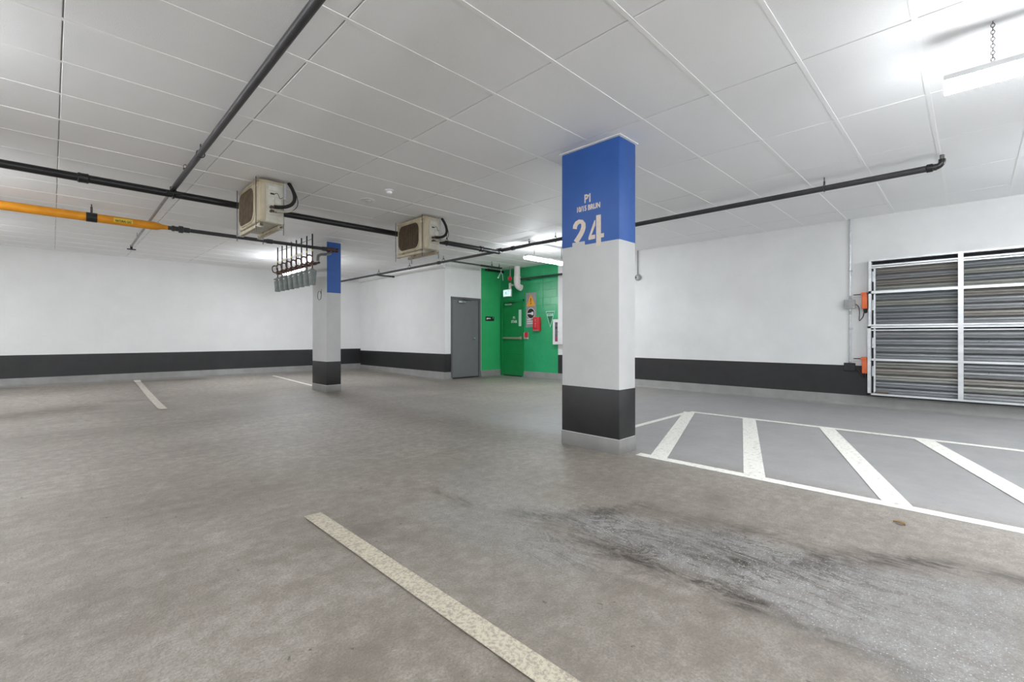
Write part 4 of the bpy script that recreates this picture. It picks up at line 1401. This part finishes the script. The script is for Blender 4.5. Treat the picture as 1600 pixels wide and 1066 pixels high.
# loose white cable
wc = thing('hanging_cable', (8.6, 9.25, 2.75), 'white hook bracket with two loose ends hanging from the ceiling', 'cable')
hx, hy = 8.85, 9.28
MB().cyl((hx, hy, 2.98), (hx, hy, H - 0.002), 0.016, 8).build('ceiling_stub', M['white_plastic'], wc)
MB().tube([(hx, hy, 2.99), (hx, hy, 2.93), (hx - 0.04, hy + 0.04, 2.82), (hx - 0.05, hy + 0.06, 2.78)], 0.008, 8).build('loose_end', M['white_metal'], wc)
MB().tube([(hx, hy, 2.93), (hx + 0.03, hy - 0.03, 2.84), (hx + 0.035, hy - 0.04, 2.69)], 0.007, 8).build('loose_end', M['white_metal'], wc)
MB().lathe((hx - 0.055, hy + 0.06, 2.755), (0, 0, 1), [(0, 0.022), (0.02, 0.026), (0.035, 0.01)], 10).build('end_plug', M['white_metal'], wc)

# ------------------------------------------------------------------ right wall: louvre, conduit, actuators
LX = XW - 0.13          # front of the louvre frame
lv = thing('louvre_damper', (XW - 0.06, 0.1, 0.2), 'large bright aluminium louvre with grey blades on the right wall', 'louvre')
ly1, lm, ly0 = 1.165, 0.115, -0.935
lz = [0.235, 0.765, 1.285, 1.83, 2.325]
MB().box((XW - 0.012, ly0, lz[0]), (XW - 0.002, ly1, lz[4])).build('dark_backing', M['lou_back'], lv, smooth=False)
fr = M['lou_frame']


def channel(y0, y1, z0, z1, name='frame_bar', x0=LX, x1=XW - 0.003):
    return MB().box((x0, y0, z0), (x1, y1, z1)).build(name, fr, lv, smooth=False)


# outer frame: upper and lower unit with a double bar between
channel(ly1 - 0.035, ly1, 1.315, lz[4] + 0.02, 'side_stile')
channel(ly1 - 0.03, ly1 + 0.012, lz[0] - 0.03, 1.29, 'side_stile', LX - 0.012)
channel(ly0, ly0 + 0.035, lz[0] - 0.03, lz[4] + 0.02, 'side_stile')
channel(lm - 0.028, lm + 0.028, lz[0] - 0.02, lz[4] + 0.02, 'centre_mullion', LX - 0.02)
MB().box((LX - 0.012, ly0, lz[4] - 0.006), (XW - 0.003, ly1, lz[4] + 0.02)).build('head_frame', fr, lv, smooth=False)
channel(ly0, ly1, lz[4] - 0.085, lz[4] - 0.06, 'head_stop', LX + 0.03)
channel(ly0, ly1, lz[4] - 0.115, lz[4] - 0.095, 'head_stop', LX + 0.02)
channel(ly0, ly1 + 0.012, lz[0] - 0.03, lz[0] - 0.002, 'sill_frame', LX - 0.012)
channel(ly0, ly1, 1.296, 1.322, 'meeting_bar', LX - 0.004)
channel(ly0, ly1 + 0.012, 1.262, 1.29, 'meeting_bar', LX - 0.012)
channel(ly0, ly1, 1.222, 1.24, 'meeting_stop', LX + 0.02)
channel(ly0, ly1, lz[3] - 0.02, lz[3] + 0.02, 'transom', LX)
channel(ly0, ly1, lz[1] - 0.016, lz[1] + 0.016, 'transom', LX)
for (ya, yb) in ((lm + 0.028, ly1 - 0.035), (ly0 + 0.035, lm - 0.028)):
    if yb > 0.5:
        MB().box((LX + 0.045, yb - 0.047, lz[0]), (LX + 0.07, yb - 0.023, lz[4] - 0.1)).build('inner_stile', fr, lv, smooth=False)
# blades: bent sheet profile; every blade its own part
rng = random.Random(12)
bcache = {}


def blade(ya, yb, z0, z1, tilt, m):
    hgt = z1 - z0
    xb = LX + 0.075
    prof = [(-0.014 + tilt, 0.0), (-0.018 + tilt, 0.010), (-0.006 + tilt * 0.3, 0.34 * hgt), (0.012, 0.40 * hgt), (0.006, 0.44 * hgt), (0.012, 0.72 * hgt), (0.026, 0.78 * hgt), (0.022, 0.82 * hgt), (0.030, 1.08 * hgt),
            (0.033, 1.08 * hgt), (0.026, 0.81 * hgt), (0.030, 0.77 * hgt), (0.016, 0.71 * hgt), (0.010, 0.45 * hgt), (0.016, 0.39 * hgt), (-0.002 + tilt * 0.3, 0.33 * hgt), (-0.014 + tilt, 0.012), (-0.010 + tilt, 0.0)]
    k = len(prof)
    vs__ = [(xb + a_, ya, z0 + b_) for a_, b_ in prof] + [(xb + a_, yb, z0 + b_) for a_, b_ in prof]
    fs_ = [tuple(range(k)), tuple(range(2 * k - 1, k - 1, -1))] + [(i, (i + 1) % k, k + (i + 1) % k, k + i) for i in range(k)]
    return MB().add(vs__, fs_).build('louvre_blade', m, lv, smooth=False)


secs = [(lz[0] + 0.004, lz[1] - 0.02, 5), (lz[1] + 0.02, 1.22, 4), (1.325, lz[3] - 0.022, 5), (lz[3] + 0.022, lz[4] - 0.118, 4)]
for ci, (ya, yb) in enumerate(((lm + 0.03, ly1 - 0.062), (ly0 + 0.037, lm - 0.03))):
    for si, (za, zb, n) in enumerate(secs):
        for k in range(n):
            z0, z1 = za + (zb - za) * k / n, za + (zb - za) * (k + 1) / n
            op = ci == 1 and si < 2 and k % 2 == 1
            blade(ya, yb, z0, z1, -0.03 if op else (-0.012 if si < 2 and k % 2 else -0.004), BLADES[rng.choice((0, 0, 1, 1, 2, 3))])
for zz in (0.5, 0.95, 1.55, 2.0):
    MB().box((LX + 0.03, ly1 - 0.06, zz), (LX + 0.05, ly1 - 0.04, zz + 0.16)).build('linkage_arm', M['galv'], lv, smooth=False)
for zz in (0.42, 0.62, 0.9, 1.06):
    MB().cyl((LX + 0.03, lm - 0.28, zz), (LX + 0.05, lm - 0.28, zz), 0.006, 8).build('blade_bolt', M['black_plastic'], lv)
# rust-brown debris on the sill
tag(MB().rbox((LX + 0.01, 0.92, lz[0] - 0.002), (LX + 0.05, 1.09, lz[0] + 0.025), 0.008, 1).build('debris_clump', mat('rusty_debris', (112, 88, 72), 0.9, var=(80, 62, 52), vscale=60)), 'brown debris lying on the louvre sill at its left corner', 'debris')

# conduit with grey box and black box
cd = thing('conduit', (XW - 0.02, 1.42, 0.6), 'thin grey conduit running down the right wall beside the louvre', 'conduit')
cyy = hit_x(1328.5, 476, XW - 0.02).y
MB().cyl((XW - 0.022, cyy, 0.64), (XW - 0.022, cyy, H - 0.002), 0.0135, 12).build('conduit_run', M['galv'], cd)
for zz in (2.2, 1.25):
    MB().rbox((XW - 0.04, cyy - 0.035, zz), (XW - 0.003, cyy + 0.02, zz + 0.025), 0.003, 1).build('strap', M['galv'], cd)
for zz in (1.77, 1.52, 0.69):
    MB().cyl((XW - 0.022, cyy, zz - 0.03), (XW - 0.022, cyy, zz + 0.03), 0.018, 12).build('connector', M['box_grey'], cd)
jb = thing('junction_box', (XW - 0.03, cyy, 1.58), 'grey square junction box on the conduit by the louvre', 'electrical box')
MB().rbox((XW - 0.065, cyy - 0.07, 1.59), (XW - 0.002, cyy + 0.075, 1.73), 0.006, 2).build('box', M['box_grey'], jb)
MB().rbox((XW - 0.069, cyy - 0.074, 1.586), (XW - 0.063, cyy + 0.079, 1.734), 0.002, 1).build('cover_plate', M['box_grey'], jb)
for (a_, b_) in ((-0.05, 1.61), (0.055, 1.71)):
    MB().cyl((XW - 0.069, cyy + a_, b_), (XW - 0.072, cyy + a_, b_), 0.006, 8).build('screw', M['galv'], jb)
kb = thing('black_junction_box', (XW - 0.03, cyy, 0.57), 'black painted junction box at the top edge of the black wall band', 'electrical box')
MB().rbox((XW - 0.065, cyy - 0.07, 0.575), (XW - 0.004, cyy + 0.075, 0.695), 0.006, 2).build('box', M['black_plastic'], kb)
MB().rbox((XW - 0.069, cyy - 0.074, 0.571), (XW - 0.063, cyy + 0.079, 0.699), 0.002, 1).build('cover_plate', M['black_plastic'], kb)


def actuator(z, label):
    ay = 1.226
    t = thing('damper_actuator', (XW - 0.05, ay, z - 0.14), label, 'actuator', 'orange damper actuators')
    MB().rbox((XW - 0.10, ay - 0.045, z - 0.13), (XW - 0.012, ay + 0.03, z + 0.10), 0.014, 3).build('body', M['orange'], t)
    MB().rbox((XW - 0.095, ay - 0.035, z + 0.085), (XW - 0.02, ay + 0.045, z + 0.135), 0.012, 2).build('clamp_head', M['orange'], t)
    MB().lathe((XW - 0.056, ay - 0.01, z - 0.20), (0, 0, 1), [(0, 0.012), (0.01, 0.022), (0.05, 0.026), (0.075, 0.03)], 12).build('cable_gland', M['black_plastic'], t)
    MB().cyl((XW - 0.05, ay - 0.07, z + 0.11), (XW - 0.05, ay + 0.145, z + 0.105), 0.007, 8).build('damper_shaft', M['rod'], t)
    MB().box((XW - 0.03, ay + 0.03, z + 0.06), (XW - 0.02, ay + 0.15, z + 0.07)).build('bracket_strip', M['galv'], t, smooth=False)
    return t


actuator(1.705, 'upper orange damper actuator left of the louvre')
actuator(0.665, 'lower orange damper actuator at the black band left of the louvre')
mb = MB().tube(bezier((XW - 0.05, cyy - 0.07, 1.655), (XW - 0.05, cyy - 0.18, 1.64), (XW - 0.06, 1.33, 1.30), (XW - 0.056, 1.275, 1.405), 14) + bezier((XW - 0.056, 1.27, 1.41), (XW - 0.056, 1.25, 1.43), (XW - 0.056, 1.235, 1.46), (XW - 0.056, 1.235, 1.51), 5)[1:], 0.0065, 8)
tag(mb.build('power_cable', M['pipe_dark']), 'dark cable sagging from the grey box to the upper orange actuator', 'cable')
mb = MB().tube(bezier((XW - 0.05, cyy - 0.07, 0.62), (XW - 0.05, cyy - 0.12, 0.6), (XW - 0.056, 1.27, 0.5), (XW - 0.056, 1.235, 0.475), 10), 0.0065, 8)
tag(mb.build('power_cable', M['black_plastic']), 'short black cable between the black box and the lower actuator', 'cable')

# grey conduit with round bell on the right wall, beside the numbered column
gb = thing('conduit_bell', (XW - 0.03, 5.3, 2.3), 'thin conduit ending in a round grey bell beside the numbered column', 'alarm bell')
gyb = hit_x(997, 434, XW).y
zb_ = hit_x(997, 434, XW).z
MB().cyl((XW - 0.02, gyb, zb_), (XW - 0.02, gyb, H - 0.002), 0.011, 10).build('conduit_run', M['box_grey'], gb)
MB().torus((XW - 0.04, gyb - 0.01, zb_), (-1, 0, 0), 0.05, 0.02, 20, 8).build('bell_rim', M['box_grey'], gb)
MB().lathe((XW - 0.003, gyb - 0.01, zb_), (-1, 0, 0), [(0, 0.05), (0.04, 0.05), (0.05, 0.03), (0.055, 0.01)], 16).build('bell_dome', M['galv'], gb)
MB().lathe((XW - 0.055, gyb + 0.02, zb_), (-1, 0, 0), [(0, 0.018), (0.01, 0.016)], 12).build('dark_centre', M['black_plastic'], gb)

# ------------------------------------------------------------------ small ceiling fittings
p = hit_z(574, 312.5, H)
cr = thing('ceiling_detector', (p.x, p.y, H - 0.03), 'round white ceiling plate left of the farther condenser', 'detector')
MB().lathe((p.x, p.y, H + 0.0), (0, 0, -1), [(0, 0.095), (0.006, 0.095), (0.012, 0.085), (0.014, 0.06), (0.009, 0.055)], 28).build('base_ring', M['white_metal'], cr)
MB().lathe((p.x, p.y, H - 0.006), (0, 0, -1), [(0, 0.05), (0.012, 0.045), (0.02, 0.02)], 20).build('cap', M['white_metal'], cr)
p = hit_z(608, 297, H)
cr = thing('smoke_detector', (p.x, p.y, H - 0.05), 'small white smoke detector on the ceiling above the farther condenser', 'detector')
MB().lathe((p.x, p.y, H), (0, 0, -1), [(0, 0.055), (0.012, 0.055), (0.02, 0.045)], 20).build('base', M['white_metal'], cr)
MB().lathe((p.x, p.y, H - 0.02), (0, 0, -1), [(0, 0.04), (0.025, 0.034), (0.035, 0.015)], 16).build('sensor_cap', M['batten'], cr)

# dry leaf on the floor by the hatched area
p = hit_z(1405, 819, 0)
mb = MB()
vs_, fs = [], []
for i in range(9):
    t = i / 8
    w = 0.013 * math.sin(PI * t) ** 0.7 * (1 + 0.3 * math.sin(9 * t))
    c_ = Vector((p.x + 0.012 - 0.03 * t, p.y + 0.03 - 0.06 * t, 0.006 + 0.007 * math.sin(PI * t)))
    vs_ += [c_ + Vector((w, -w * 0.5, 0.004)), c_ + Vector((0, 0, -0.004)), c_ + Vector((-w, w * 0.5, 0.004))]
for i in range(8):
    fs += [(3 * i, 3 * i + 1, 3 * i + 4, 3 * i + 3), (3 * i + 1, 3 * i + 2, 3 * i + 5, 3 * i + 4)]
tag(mb.add(vs_, fs).build('dry_leaf', M['leaf']), 'small dry brown leaf on the floor before the hatched area', 'leaf')
